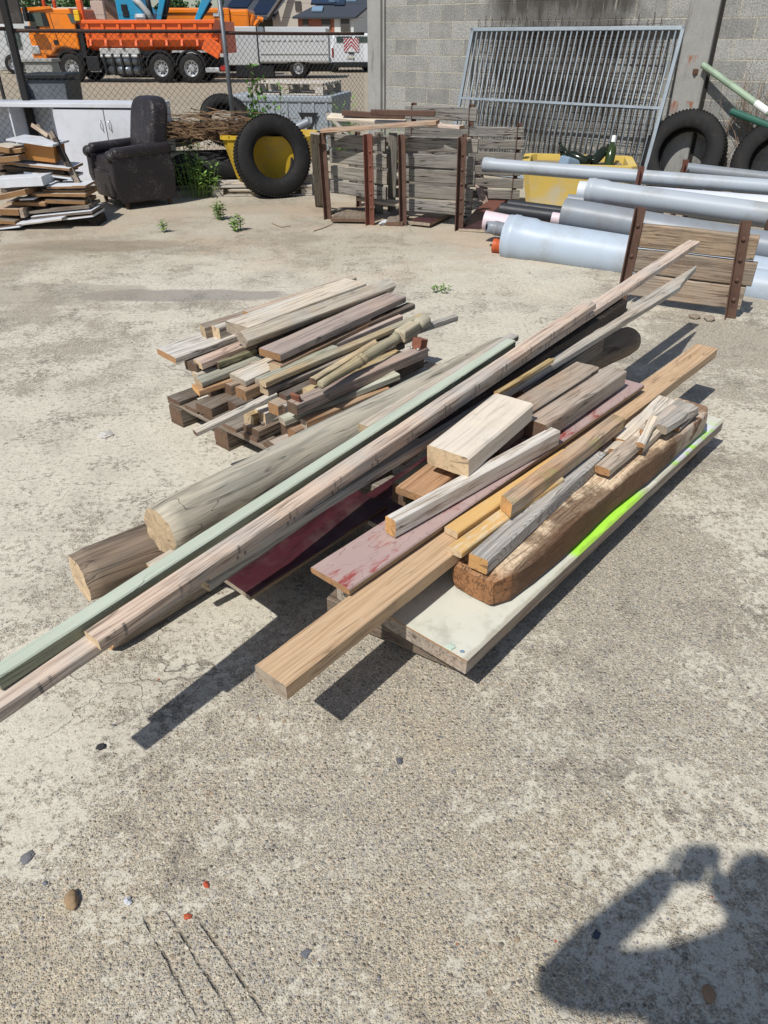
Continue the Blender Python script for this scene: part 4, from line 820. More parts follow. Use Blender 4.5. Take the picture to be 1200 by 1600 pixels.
def pipe_px(label, mat, a, b, da, db, r, collar=0., ext=1.6, **kw):
    """a, b: mid-line pixel at left mouth and at a further point; da, db depths"""
    pa_, pb_ = PD(*a, da), PD(*b, db); return pipe(label, mat, pa_, pb_-pa_, (pb_-pa_).length*ext, r, collar, **kw)
pipe_px('largest pale grey pipe lying lowest with a thick collar', M_pvcl, (793, 371), (975, 402), 6.62, 6.12, .172, .28, 2.6)
pipe_px('mid grey pipe resting on the largest pale pipe', M_pvcd, (881, 333), (1200, 388), 6.75, 5.95, .125, 0, 1.5)
pipe_px('grey pipe with a collar lying behind the mid grey pipe', M_pvc, (918, 297), (1200, 336), 7.15, 6.4, .095, .2, 1.5)
pipe_px('white pipe lying between two grey pipes at the back of the stack', M_pvcw, (904, 298), (1200, 322), 7.4, 6.7, .085, 0, 1.5)
pipe_px('long thin grey pipe on top reaching furthest left', M_pvc, (756, 257), (1200, 292), 8.0, 6.9, .062, .12, 1.4)
pipe_px('pale grey pipe at the very back of the stack by the tyres', M_pvcd, (1066, 262), (1200, 278), 7.9, 7.4, .05, 0, 1.6)
pipe_px('pinkish white pipe end on the ground left of the largest pipe', M_pvcp, (757, 344), (900, 372), 7.05, 6.75, .085, 0, 1.4)
pipe_px('short pinkish white pipe end tucked under the mid grey pipe', M_pvcp, (862, 341), (960, 356), 7.1, 6.9, .055, 0, 1.6)
pipe_px('black ribbed pipe behind the pinkish white pipe', M_blackp, (782, 327), (900, 343), 7.4, 7.1, .06, 0, 1.6)
pipe_px('thinner black pipe behind the black ribbed pipe', M_blackp, (794, 320), (900, 334), 7.6, 7.3, .05, 0, 1.6)
pipe_px('dark grey pipe end beside the collar of the grey pipe', M_pvcd, (887, 312), (980, 322), 7.3, 7.1, .05, 0, 1.6)
o = pipe_px('small grey pipe with an angled mouth beside the largest pipe', M_pvcd, (772, 356), (850, 373), 6.82, 6.65, .055, .1, 1.8)
m = MB(); m.lathe([(-.07, .03), (-.07, .052), (0, .054), (.04, .054)], 24, Matrix.Rotation(.5, 4, 'Z')); m.build('elbow', M_pvcd, o, True)
o = pipe_px('orange drain pipe end sticking out under the largest pipe', M_orange, (770, 383), (860, 398), 6.66, 6.5, .052, .11, 1.8)
pipe_px('pale grey pipe on the ground at the right photo edge', M_pvcl, (1168, 446), (1260, 462), 5.45, 5.2, .13, 0, 2.)
# red uprights between the pipes
def upright(label, bpx, tpx, d, mat):
    t_ = PD(*tpx, d); b_ = V((t_.x-.02, t_.y, 0)); o = angle_post(None, b_, t_, V((1, 0, 0)), V((0, -1, 0)), .055, mat, 0, 'steel_upright'); tag(o, label, 'steel post')
upright('red painted steel upright standing between the upper pipes', (992, 290), (998, 260), 7.10, M_postred)
upright('red steel upright beside the back pipe near the tyre', (1064, 262), (1068, 249), 7.75, M_postred)
upright('dark rusty upright behind the white pipe', (1070, 306), (1076, 301), 6.95, M_post)
upright('dark upright behind the pipes at the right photo edge', (1198, 375), (1199, 343), 6.1, M_post)
stone(1108, 500, .035, '#9b8f80', 'rubble lump under the right post of the plank hurdle', 14.2, .5)
stone(1085, 497, .03, '#8c8070', 'smaller rubble lump left of the hurdle post', 15.6, .5)

# yellow tubs
M_yel = plain('weathered_yellow_plastic', '#c9a62c', .6, 0, .15, 6., '#8c8060', .55, .08, 3.); M_yel2 = plain('worn_yellow_skip', '#ccb05a', .65, 0, .12, 8., '#b9b4a2', .85, .1, 3.2)
def tub(name, label, loc, yaw, L, Wd, H, mat, cat='tub', tp=.82, th=.03):
    m = MB(); a, b = L/2, Wd/2
    def ring(k, z, r=.06): 
        x_, y_ = a*k, b*k; return [(x_-r, y_, z), (x_, y_-r, z), (x_, -y_+r, z), (x_-r, -y_, z), (-x_+r, -y_, z), (-x_, -y_+r, z), (-x_, y_-r, z), (-x_+r, y_, z)]
    rs = [ring(tp*.97, 0), ring(tp, .03), ring(1, H), ring(1+.04/a, H), ring(1+.04/a, H-.04), ring(1+.02/a, H-.04)]
    rin = [ring(1-th/a*1.5, H), ring(tp-th/a, .05)]
    vs = [v for r_ in rs[:4] for v in r_]; fs = []
    def br(i, j, vs_): return [(i*8+k, i*8+(k+1) % 8, j*8+(k+1) % 8, j*8+k) for k in range(8)]
    vs = [v for r_ in (rs[0], rs[1], rs[5], rs[4], rs[3], rs[2], rin[0], rin[1]) for v in r_]
    for i in range(7): fs += br(i, i+1, vs)
    fs += [tuple(range(8)), tuple(56+k for k in range(8))]; m.add(vs, fs); o = m.build(name, mat); o.location = loc; o.rotation_euler = (0, 0, yaw); tag(o, label, cat); return o
tb = tub('yellow_tub', 'yellow plastic tub full of brushwood behind the truck tyre', PD(412, 292, 9.75)*V((1, 1, 0)) if False else V((-1.40, 9.95, .13)), R(-4), 1.0, .75, .50, M_yel)
o = empty('pallet', (-1.5, 9.8, 0), R(4), 'old low pallet carrying the yellow brushwood tub', 'pallet'); pal_parts(o, 1.2, .85, 5, 'grey', .12, .06)
c_ = PD(912, 290, 8.35); tb2 = tub('yellow_skip', 'worn yellow skip full of bottles behind the pipes', V((c_.x-.0, 8.75, 0)), R(-12), 1.12, .8, .485, M_yel2, 'skip', .9)
# bottles and scraps lying in it
M_gl = plain('dark_bottle_glass', '#1d241c', .15, 0, .1, 5.); M_gl2 = plain('green_bottle_glass', '#2f3d22', .15, 0, .1); M_cap = plain('white_plastic', '#d2d4d2', .5)
def bottle(label, px, py, d, yaw, tilt, mat, r=.052, L=.33, cap=None):
    m = MB(); m.lathe([(0, 0), (0, r*.9), (.01, r), (L*.58, r), (L*.68, r*.75), (L*.76, r*.38), (L*.97, r*.35), (L*.97, r*.42), (L, r*.42), (L, 0)], 16); o = m.build('bottle', mat, smooth=True)
    o.matrix_world = Matrix.Translation(PD(px, py, d)) @ Matrix.Rotation(yaw, 4, 'Z') @ Matrix.Rotation(-tilt, 4, 'Y'); tag(o, label, 'bottle')
    if cap: mm = MB(); mm.tube([(L*.8, 0, 0), (L*1.01, 0, 0)], r*.46, 12); mm.build('cap', cap, o)
bottle('green bottle with a white neck standing up in the yellow skip', 950, 262, 8.7, 1.2, 1.1, M_gl2, cap=M_cap)
bottle('black plastic bottle heaped left of the green bottle', 925, 255, 8.7, .6, .6, M_gl)
bottle('tipped black bottle in the middle of the skip', 918, 254, 8.65, 2.6, .3, M_gl)
bottle('small dark bottle lying left in the skip', 903, 256, 8.7, .2, .35, M_gl, .045, .25)
bottle('dark bottle leaning on the skip back rim', 886, 252, 8.75, 1.9, .7, M_gl, .045, .25)
m = MB(); m.bbox(PD(892, 255, 8.7), (.22, .16, .10), .02, rotm(.4, .3)); o = m.build('container', plain('bluish_container', '#7f93a6', .4)); tag(o, 'bluish plastic container among the bottles in the skip', 'container')
m = MB(); m.bbox((0, 0, .40), (.98, .66, .06), .02); o = m.build('rubbish', plain('mixed_rubbish', '#8b8068', .9, 0, .4, 18., '#5b5444', .6, .6)); o.location = tb2.location; o.rotation_euler = (0, 0, R(-12)); tag(o, 'mixed rubbish filling the yellow skip below the bottles', 'rubbish', kind='stuff')

# ================================================================== steel-post crates
def crate_hurdle(label, bl, br, h, nb, matL, matR, mid=True, back=0., setback=.32, boards='cratewood', gap=.02, z0=.12, postw=.06):
    """bl, br: ground pixels of the two front posts"""
    A_, B_ = P(*bl), P(*br); U = (B_-A_).normalized(); Nn = V((U.y, -U.x, 0)); 
    if Nn.y > 0: Nn = -Nn
    o = empty('crate_hurdle', A_, 0, label, 'crate'); o.matrix_world = Matrix.Translation(A_); L = (B_-A_).length
    angle_post(o, A_, A_+V((-.03, 0, h)), U, Nn, postw, matL, 0); angle_post(o, B_-U*postw, B_-U*postw+V((-.015, 0, h)), U, Nn, postw*1.15, matR, 5)
    bh = (h-z0-.03)/nb
    for i in range(nb):
        zc = z0+bh*(i+.5); j = random.uniform(-.02, .02)
        board_between('slat_board', o, A_-Nn*setback+U*(-.04+j)+V((0, 0, zc)), A_-Nn*setback+U*(L+.06+j)+V((0, 0, zc+random.uniform(-.01, .01))), bh-gap, .03, boards, 800+i+int(bl[0]), Nn)
    # side rails joining front posts to the boarded back
    for s_ in (0, L-.03):
        board_between('rail', o, A_+U*s_+V((0, 0, h-.03)), A_+U*s_-Nn*setback+V((0, 0, h-.03)), .05, .03, 'brown', 900+int(bl[0]), V((0, 0, 1)))
        board_between('rail', o, A_+U*s_+V((0, 0, .05)), A_+U*s_-Nn*setback+V((0, 0, .05)), .05, .04, 'dark', 901+int(bl[0]), V((0, 0, 1)))
    return o
crate_hurdle('left grey slatted crate with a red flaked right post', (511, 342), (584, 352), .83, 4, M_post, M_postred, z0=.22, setback=.16)
crate_hurdle('right grey slatted crate with rusty perforated posts', (627, 352), (722, 360), .83, 5, M_post, M_post, z0=.10, setback=.16)
def upright_board(label, bpx, tpx, zt_, mat='cratewood', w=.09, t=.03, db=0):
    b_ = P(*bpx); r = ray(*tpx); t_ = CAM+r*((zt_-HC)/r.z); L = (t_-b_).length; x = (t_-b_).normalized(); y = V((1, -.15, 0)); y = (y-x*y.dot(x)).normalized(); z = x.cross(y)
    _seed[0] += 1; o = link('upright_board', plank_mesh(L, w, t, seed=_seed[0], rough=.003, chips=2), [W[mat], E_['g']]); setm(o, (b_+t_)/2, x, y, z); tag(o, label, 'board')
upright_board('grey board standing upright left of the crates', (499, 323), (492, 208), .82)
upright_board('weathered upright board inside the gap between the two crates', (592, 334), (592, 206), .80)
upright_board('cracked upright board just left of the right crate', (612, 330), (614, 208), .78)
upright_board('rotten upright board right of the perforated post', (724, 340), (725, 216), .78)
def top_board(label, q0, d0, q1, d1, w_, t_, mat, roll=0.):
    p0, p1 = PD(*q0, d0), PD(*q1, d1); x = (p1-p0).normalized(); y = V((0, 1, roll)); y = (y-x*y.dot(x)).normalized(); z = x.cross(y); _seed[0] += 1
    o = link('board', plank_mesh((p1-p0).length, w_, t_, seed=_seed[0], rough=.003, chips=2), [W[mat], E_['b']]); setm(o, (p0+p1)/2, x, y, z); return tag(o, label, 'board')
top_board('pale brown board bridging the tops of both crates', (504, 204), 8.06, (684, 191), 7.70, .13, .035, 'rust')
top_board('short pale board on top of the right crate', (655, 193), 7.85, (722, 199), 7.58, .10, .03, 'reddish')
top_board('whitish board lying across the rear crates beside the grey container', (514, 182), 8.6, (632, 192), 8.3, .12, .03, 'pale', .3)
def brace(label, a, za, b, zb, w, t, mat, name='board', roll=0.): 
    o = stick(name, label, mat, 'g', a, b, za, zb, w, t, roll, cat='board', chips=2, rough=.003); return o
brace('grey batten slanting down inside the left crate', (512, 176), .80, (560, 226), .45, .06, .03, 'grey')
brace('brown batten slanting beside the grey one in the left crate', (530, 205), .72, (572, 228), .45, .06, .03, 'brown')
brace('white painted board slanting down inside the right crate', (684, 194), .72, (706, 236), .45, .09, .02, 'white', roll=.9)
brace('brown prop leaning from the right crate to the ground', (729, 208), .70, (768, 318), .02, .06, .04, 'brown')
brace('greyish plastic sheet strip leaning beside the brown prop', (735, 240), .5, (758, 320), .03, .10, .015, 'reddish')
brace('rusty brown board low across the back of the left crate', (560, 308), .2, (650, 322), .15, .08, .03, 'brown')
plank('board', 'maroon corrugated board on the ground inside the right crate', M_maroon, 'g', (642, 342), (668, 352), (690, 322), (712, 330), .05, .06, .03, cat='board', w=.24)
plank('board', 'maroon board on the ground right of the crates', M_maroon, 'g', (724, 354), (756, 362), (745, 320), (790, 330), .03, .05, .025, cat='board')
plank('board', 'red painted board lying behind the black pipes', M_postred, 'g', (735, 336), (770, 330), (770, 306), (800, 306), .05, .06, .025, cat='board')
plank('board', 'dark board on the floor of the left crate', 'dark', 'd', (520, 338), (574, 346), (530, 322), (585, 326), .05, .06, .03, cat='board')
plank('board', 'dark board on the ground between the crates', 'dark', 'd', (604, 344), (628, 350), (612, 326), (636, 330), .04, .05, .04, cat='board')
# back row
def back_hurdle(label, pxl, pxr, zb, zt_, d0, d1, nb, mat='cratewood', steel=False):
    A_ = PD(pxl, 250, d0); A_.z = 0; B_ = PD(pxr, 250, d1); B_.z = 0; U = (B_-A_).normalized(); Nn = V((U.y, -U.x, 0))
    if Nn.y > 0: Nn = -Nn
    o = empty('crate_hurdle', A_, 0, label, 'crate'); o.matrix_world = Matrix.Translation(A_); L = (B_-A_).length; bh = (zt_-zb)/nb
    for i in range(nb):
        zc = zb+bh*(i+.5); board_between('slat_board', o, A_+V((0, 0, zc+random.uniform(-.01, .01))), A_+U*(L+random.uniform(-.03, .03))+V((0, 0, zc+random.uniform(-.012, .012))), bh-.03, .03, mat, 950+i+int(pxl), Nn)
    for s_ in (.08, L-.1): angle_post(o, A_+U*s_+Nn*-.02, A_+U*s_-Nn*.02+V((0, 0, zt_+.02)), U, Nn, .05, M_post, 0)
    return o
back_hurdle('tall grey slatted crate side standing behind the right crate', 718, 818, .05, .82, 8.9, 8.75, 6)
back_hurdle('grey slatted crate side directly behind the two crates', 545, 735, .10, .74, 8.75, 8.45, 5)
back_hurdle('dark weathered crate end showing above the tall crate side', 632, 742, .30, .97, 9.4, 9.1, 4)
o = stick('steel_channel', 'rusty steel channel lying along the top of the rear crates', 'dark', 'd', (535, 172), (632, 179), .98, .95, .05, .05, cat='steel channel'); o.data.materials[0] = M_post
o = stick('steel_channel', 'second rusty channel lying at the back by the wall', 'dark', 'd', (580, 171), (680, 173), 1.0, 1.0, .05, .05, cat='steel channel'); o.data.materials[0] = M_post
stick('board', 'pale timber lying low behind the slats of the right crate', 'pale', 'g', (600, 312), (700, 318), .16, .16, .06, .04, cat='board')
stone(604, 350, .07, '#d6d9de', 'crumpled white plastic at the foot of the crates', 16.4, .3, 'plastic scrap')
m = MB(); rp = [P(x, y)+V((0, 0, .02)) for x, y in ((598, 352), (606, 350), (612, 353), (620, 349), (628, 350))]; m.tube(rp, .012, 6); o = m.build('blue_rope', plain('blue_rope', '#4a628c', .8)); tag(o, 'short piece of blue rope at the foot of the crates', 'rope')
# ================================================================== white sideboard, armchair, scrap boards
M_lamw = plain('white_melamine', '#c9ccd3', .45, 0, .05, 3., '#9a968c', .35, .02, 2.5); M_handle = plain('satin_handle', '#b9bcc0', .35, .7, .05)
cb0 = P(145, 297); caby = R(-6)
cab = empty('sideboard', cb0, caby, 'long white sideboard with two open bays and two doors against the fence', 'sideboard')
CH = .935; x0, x1 = -2.6, .98; D = .5      # local x along the front, y to the back
def cpart(name, c, d, bev=.004, mat=None, par=None):
    m = MB(); m.bbox(c, d, bev); return m.build(name, mat or M_lamw, par or cab)
cpart('top', ((x0+x1)/2, D/2-.015, CH), (x1-x0, D+.05, .045), .006)
cpart('bottom', ((x0+x1)/2, D/2, .05), (x1-x0, D, .03)); cpart('back_panel', ((x0+x1)/2, D-.012, CH/2), (x1-x0, .02, CH-.06))
for xx in (x0+.01, -1.9, -.86, -.30, x1-.01): cpart('divider', (xx, D/2-.006, CH/2), (.02, D-.03, CH-.06))
cpart('shelf', (-.58, D/2, .40), (.54, D-.06, .02)); cpart('shelf', (-1.38, D/2, .40), (1.0, D-.06, .02))
for (a, b, hx) in ((-.29, .34, .29), (.345, .97, .395)):
    d_ = cpart('door', ((a+b)/2, -.012, CH/2+.01), (b-a-.006, .022, CH-.1), .003)
    m = MB(); m.tube([(hx, -.024, .78), (hx, -.05, .775), (hx, -.05, .69), (hx, -.024, .685)], .005, 8); m.build('handle', M_handle, d_, True)

def leather():
    t = NT('cracked_black_leather'); v = t.coord(); n = t.noise(v, 5., 6, .68); cr = t.voro(v, 34., 'DISTANCE_TO_EDGE').outputs['Distance']
    w_ = t.math('MULTIPLY', t.step(n, .5, .62), t.math('SUBTRACT', 1., t.step(cr, .02, .09)))
    c = t.mix(t.noise(v, 3., 4, .6), lin('#1e1b1d'), lin('#312c2f')); c = t.mix(t.math('MULTIPLY', w_, .4), c, lin('#7d7673'))
    return t.out(c, t.math('MULTIPLY_ADD', n, .2, .34), t.bump(t.math('ADD', n, cr), .5, .014))
M_lea = leather(); M_leg = plain('dark_chair_leg', '#4a3a30', .6)
# local: +x is the way the chair faces, z up
ca = P(187, 331); cbk = P(287, 318); sd = (cbk-ca); fx = (ca-cbk).normalized(); fy = V((-fx.y, fx.x, 0)); 
if fy.y < 0: fy = -fy      # fy points away from the viewer
chy = math.atan2(fx.y, fx.x); CL = sd.length*.92
ch = empty('armchair', (ca+cbk)/2+fy*.40, chy, 'worn black leather armchair with cracked seams turned left', 'armchair')
sg = 1 if (Matrix.Rotation(chy, 3, 'Z') @ V((0, 1, 0))).dot(fy) > 0 else -1
def cpiece(name, c, d, bev, rot=None, seg=None, noise_a=.006):
    bm = bmesh.new(); bmesh.ops.create_cube(bm, size=1)
    for v in bm.verts: v.co = V((v.co.x*d[0], v.co.y*d[1], v.co.z*d[2]))
    bmesh.ops.bevel(bm, geom=list(bm.edges), offset=bev, segments=5, affect='EDGES', profile=.55)
    bmesh.ops.subdivide_edges(bm, edges=[e for e in bm.edges if e.calc_length() > .12], cuts=4, use_grid_fill=True)
    for v in bm.verts:
        v.co += noise.noise_vector(v.co*6+V(c)*3)*noise_a+noise.noise_vector(v.co*15+V(c)*3)*noise_a*.5; v.co = (rot @ v.co if rot else v.co)+V(c)
    m = MB(); m.bm(bm); return m.build(name, M_lea, ch, True)
W2 = .40
cpiece('base', (.02, 0, .26), (CL-.08, W2*2-.20, .36), .03)
for s in (-1, 1):
    y = s*(W2-.075)
    m = MB(); poly = [(-CL/2+.03, .07), (CL/2-.04, .07), (CL/2+.02, .30), (CL/2+.01, .52), (-CL/2+.05, .56), (-CL/2, .40)]; m.prism(poly, y-.065, y+.065)
    o = m.build('side_panel', M_lea, ch); bv = o.modifiers.new('soft', 'BEVEL'); bv.width = .02; bv.segments = 3
    cpiece('armrest', (-.005, y, .575), (CL-.03, .155, .11), .045, rotm(0, .045)); m = MB(); m.tube([(CL/2-.02, y-.06, .53), (CL/2-.02, y+.06, .53)], .062, 16); m.build('arm_front', M_lea, ch, True)
cpiece('seat', (.06, 0, .44), (CL-.18, W2*2-.30, .15), .06)
cpiece('footrest', (CL/2-.02, 0, .24), (.06, W2*2-.30, .26), .025)
# rounded backrest
m = MB(); n_ = 18; bw = .31
prof = [(-bw, .36)]+[(bw*math.copysign(abs(math.cos(math.pi-math.pi*k/n_))**.55, math.cos(math.pi-math.pi*k/n_)), .86+.21*math.sin(math.pi*k/n_)**.8) for k in range(n_+1)]+[(bw, .36)]
bm = bmesh.new(); f_ = bm.faces.new([bm.verts.new((0, a, b)) for a, b in prof]); r_ = bmesh.ops.extrude_face_region(bm, geom=[f_])
for v in [g_ for g_ in r_['geom'] if isinstance(g_, bmesh.types.BMVert)]: v.co.x -= .20
bmesh.ops.bevel(bm, geom=[e for e in bm.edges if abs(e.verts[0].co.x-e.verts[1].co.x) < .01], offset=.055, segments=4, affect='EDGES', profile=.6)
for v in bm.verts: v.co.x += -CL/2+.27-(v.co.z-.36)*.22
m.bm(bm); o = m.build('backrest', M_lea, ch, True); es = o.modifiers.new('edge', 'EDGE_SPLIT'); es.split_angle = R(60)
m = MB(); m.tube([(-CL/2+.275-.11*.22, -.15, .47), (-CL/2+.285-.13*.22, 0, .455), (-CL/2+.275-.11*.22, .15, .47)], .006, 6); m.build('seam', M_leg, o)
m = MB(); m.tube([(-CL/2+.262-.22*.22, -.02, .575), (-CL/2+.275-.22*.22, -.02, .577)], .013, 8); m.build('tear', plain('white_stuffing', '#d8d4cc', .9), o)
for sx in (-1, 1):
    for sy in (-1, 1): m = MB(); m.lathe([(0, .0), (0, .02), (.07, .026), (.07, 0)], 12, Matrix.Translation((sx*(CL/2-.10), sy*(W2-.08), 0)) @ Matrix.Rotation(-math.pi/2, 4, 'Y')); m.build('leg', M_leg, ch)

# scrap boards in a heap at the left: front edge measured at both ends, board runs back
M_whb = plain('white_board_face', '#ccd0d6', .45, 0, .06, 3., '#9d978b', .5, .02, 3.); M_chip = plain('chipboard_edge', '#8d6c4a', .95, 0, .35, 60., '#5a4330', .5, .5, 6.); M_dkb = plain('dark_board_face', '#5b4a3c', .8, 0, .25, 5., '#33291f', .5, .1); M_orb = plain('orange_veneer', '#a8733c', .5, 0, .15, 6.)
def slab(label, xa, ya, xb, yb, d, th, dep, top, edge, yaw=0., name='scrap_board', da=0., cat='board', tilt=0.):
    a = PD(xa, ya, d); b = PD(xb, yb, d+da); x = (b-a).normalized(); y = V((-x.y, x.x, 0)).normalized(); y = (Matrix.Rotation(yaw, 3, 'Z') @ y); y = (y+V((0, 0, tilt))).normalized(); y = (y-x*y.dot(x)).normalized(); z = x.cross(y); L = (b-a).length
    _seed[0] += 1; me = plank_mesh(L, dep, th, bev=.002, rough=.003, chips=2.2, seed=_seed[0])
    o = link(name, me, [top, edge]); 
    for p in me.polygons:
        if abs(p.normal.z) < .6: p.material_index = 1
    setm(o, (a+b)/2+y*(dep/2)-z*(th/2), x, y, z); return tag(o, label, cat)
sl_ = slab
sl_('white board topmost on the scrap heap by the sideboard', 9, 217, 82, 226, 8.0, .02, .45, M_whb, M_whb, .1)
sl_('orange veneered drawer front under the topmost white board', 37, 224, 83, 229, 8.08, .15, .3, M_orb, M_orb)
sl_('pale broken chipboard at the upper left of the scrap heap', -12, 226, 14, 231, 7.9, .05, .4, W['pale'], M_chip, .3)
sl_('jagged chipboard piece below the pale broken one', -14, 236, 32, 232, 7.95, .04, .3, W['beige'], M_chip, -.2)
sl_('split timber end on the left of the scrap heap', -16, 247, 28, 243, 7.9, .05, .35, W['brown'], M_chip, -.1)
sl_('long dirty white board below the orange drawer front', 1, 252, 108, 263, 8.0, .025, .40, M_whb, M_chip)
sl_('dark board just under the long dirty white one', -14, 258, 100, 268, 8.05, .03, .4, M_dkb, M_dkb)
sl_('white edged narrow board in the middle of the heap', 37, 268, 111, 277, 7.98, .022, .35, W['dark'], M_whb)
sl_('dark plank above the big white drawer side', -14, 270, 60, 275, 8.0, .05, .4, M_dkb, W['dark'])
sl_('big white drawer side at the left of the heap', -14, 280, 64, 276, 7.75, .085, .3, M_whb, M_whb)
sl_('white board with printed label lying right of the drawer side', 72, 291, 133, 290, 7.82, .022, .30, M_whb, M_chip)
sl_('brown chipboard slice below the labelled white board', 66, 297, 132, 298, 7.85, .03, .35, W['brown'], M_chip)
sl_('white slip of board under the drawer side', 30, 311, 52, 310, 7.72, .015, .25, M_whb, M_whb)
sl_('broken light chipboard sticking out at the left middle', -10, 306, 38, 296, 7.65, .05, .35, W['rust'], M_chip, -.2)
sl_('brown board in the right middle of the heap', 48, 302, 133, 303, 7.8, .03, .35, W['brown'], M_chip)
sl_('tan board below the white slip', 18, 316, 70, 317, 7.74, .03, .35, W['rust'], M_chip)
sl_('dark brown board beside the tan board', 70, 312, 132, 314, 7.78, .035, .35, W['dark'], M_chip)
sl_('dark board low on the right of the heap', 40, 330, 138, 321, 7.74, .03, .35, W['dark'], W['dark'])
sl_('grey edged board near the bottom right of the heap', 48, 339, 143, 329, 7.68, .025, .4, M_whb, W['dark'])
sl_('rough brown block end low on the left of the heap', -12, 326, 28, 327, 7.66, .06, .35, W['brown'], M_chip)
sl_('small upright brown block between the low boards', 29, 326, 35, 326, 7.66, .09, .2, W['brown'], W['brown'])
sl_('chipboard sheet second from the bottom at the left', -14, 343, 23, 346, 7.58, .035, .4, W['dark'], M_chip)
sl_('white topped board at the foot of the heap', 24, 350, 96, 341, 7.55, .02, .30, M_whb, W['grey'], 0)
sl_('white edged board lowest at the right foot of the heap', 98, 341, 145, 336, 7.66, .02, .35, M_dkb, M_whb)
sl_('white edged board lowest at the left foot of the heap', -14, 357, 30, 352, 7.5, .02, .4, M_dkb, M_whb)
sl_('dark bearer under the right foot of the heap', 138, 343, 148, 341, 7.72, .09, .3, W['black'], W['black'])
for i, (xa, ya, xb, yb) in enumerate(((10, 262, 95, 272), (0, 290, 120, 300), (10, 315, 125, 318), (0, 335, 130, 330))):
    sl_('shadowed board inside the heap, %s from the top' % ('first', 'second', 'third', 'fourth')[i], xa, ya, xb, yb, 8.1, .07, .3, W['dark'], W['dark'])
def lean(label, a, da, b, db, w_, t_, mat):
    pa_, pb_ = PD(*a, da), PD(*b, db); x = (pb_-pa_).normalized(); y = V((0, -1, .2)); y = (y-x*y.dot(x)).normalized(); z = x.cross(y); _seed[0] += 1
    o = link('batten', plank_mesh((pb_-pa_).length, w_, t_, seed=_seed[0], rough=.004, chips=2), [W[mat], E_['d']]); setm(o, (pa_+pb_)/2, x, y, z); return tag(o, label, 'batten')
lean('dark batten leaning down the right side of the scrap heap', (80, 208), 8.3, (146, 330), 7.85, .05, .06, 'dark')
lean('second dark batten leaning just left of the longer one', (86, 216), 8.2, (128, 300), 8.0, .04, .05, 'black')
lean('brown batten poking up behind the topmost white board', (53, 197), 8.5, (78, 214), 8.3, .06, .04, 'brown')
lean('short dark batten poking up beside the brown one', (60, 196), 8.55, (66, 208), 8.5, .05, .04, 'dark')

# ================================================================== the chain-link fence
M_wire = plain('fence_wire', '#4b4845', .6, .5, .2, 30.); M_tubef = plain('old_galvanised_tube', '#6f7479', .5, .5, .3, 14., '#4a3a32', .6, .1, 7.); M_rustrail = plain('rusty_rail', '#4d3b35', .75, .2, .35, 20., '#2b2321', .6, .2, 9.); M_bpost = plain('black_post', '#1f1e1e', .7, 0, .2)
F0 = wallpt(-.20, 0, .0); F1 = PD(372, 250, 11.3); F1.z = 0; F2 = PD(28, 100, 10.25); F2.z = 0; F3 = F2+(F2-F1)*1.0
FH = 1.66
fe = empty('chain_link_fence', F1, 0, 'chain-link fence with rusty top rail between the yard and the lorries', 'fence'); fe.matrix_world = Matrix.Translation(F1)
m = MB(); r_ = .0029
for (A_, B_) in ((F0, F1), (F1, F2), (F2, F3)):
    L = (B_-A_).length; U = (B_-A_)/L; nrm = V((-U.y, U.x, 0)); pw = .04; n = int(L/pw); rows = int((FH-.02)/pw)
    for i in range(n):
        x_ = i*pw; m.tube([A_-F1+U*(x_+(pw if (k+i) % 2 else 0))+nrm*(.003 if (k+i) % 2 else -.003)+V((0, 0, .02+k*pw)) for k in range(rows+1)], r_, 3, False)
m.build('wire_mesh', M_wire, fe)
m = MB(); 
def sagline(A_, B_, z, s, n=10): return [A_+(B_-A_)*(k/n)-F1+V((0, 0, z-s*(1-(2*k/n-1)**2))) for k in range(n+1)]
for (A_, B_, dz) in ((F0, F1, 0), (F1, F2, .03), (F2, F3, .06)):
    m = MB(); m.tube(sagline(A_, B_, FH+dz*.6, .004), .021, 10); m.build('top_rail', M_rustrail, fe, True)
for z_ in (1.86, 2.03):
    m = MB(); m.tube(sagline(F0, F1, z_, .02)+sagline(F1, F2, z_, .02)[1:]+sagline(F2, F3, z_, .02)[1:], .002, 4, False); m.build('tension_wire', M_wire, fe)
m = MB(); m.tube([(0, 0, 0), (-.03, -.03, 2.4)], .030, 14); m.build('post', M_tubef, fe, True)
m = MB(); q_ = F2-F1; m.bbox((q_.x, q_.y, 1.5), (.075, .075, 3.0), .006); m.build('post', M_bpost, fe)
m = MB(); m.tube([(q_.x-.13, q_.y+.25, 0), (q_.x-.13, q_.y+.22, 1.7)], .03, 12); m.build('post', M_tubef, fe, True)

# dark bin and grey box container beyond the fence
M_bin = plain('black_bin_plastic', '#23262a', .55, 0, .15); M_binf = plain('grey_bin_panel', '#6b7178', .5, 0, .15, 4., '#9aa0a5', .35)
c_ = PD(88, 150, 11.6); o = empty('bin', (c_.x, c_.y, 0), R(3), 'black rimmed grey bin standing beyond the fence behind the sideboard', 'bin'); zt = PD(86, 118, 11.6).z
m = MB(); bw_ = .58
m.box((0, 0, zt/2-.02), (bw_*.86, .5, zt-.04), None, 1.10); m.build('tub', M_binf, o)
m = MB(); m.bbox((0, 0, zt), (bw_*1.02, .62, .07), .02); m.build('rim', M_bin, o)
for s in (-1, 1): m = MB(); m.box((s*bw_*.455, -.1, zt/2-.02), (.06, .5, zt-.05), rotm(0, s*.06)); m.build('corner_post', M_bin, o)
M_gbox = plain('grey_pallet_box', '#98a0a8', .5, 0, .06, 3., '#7d7a70', .4, .02, 3.); M_blk = plain('black_print', '#1b1c1e', .6, 0, .05)
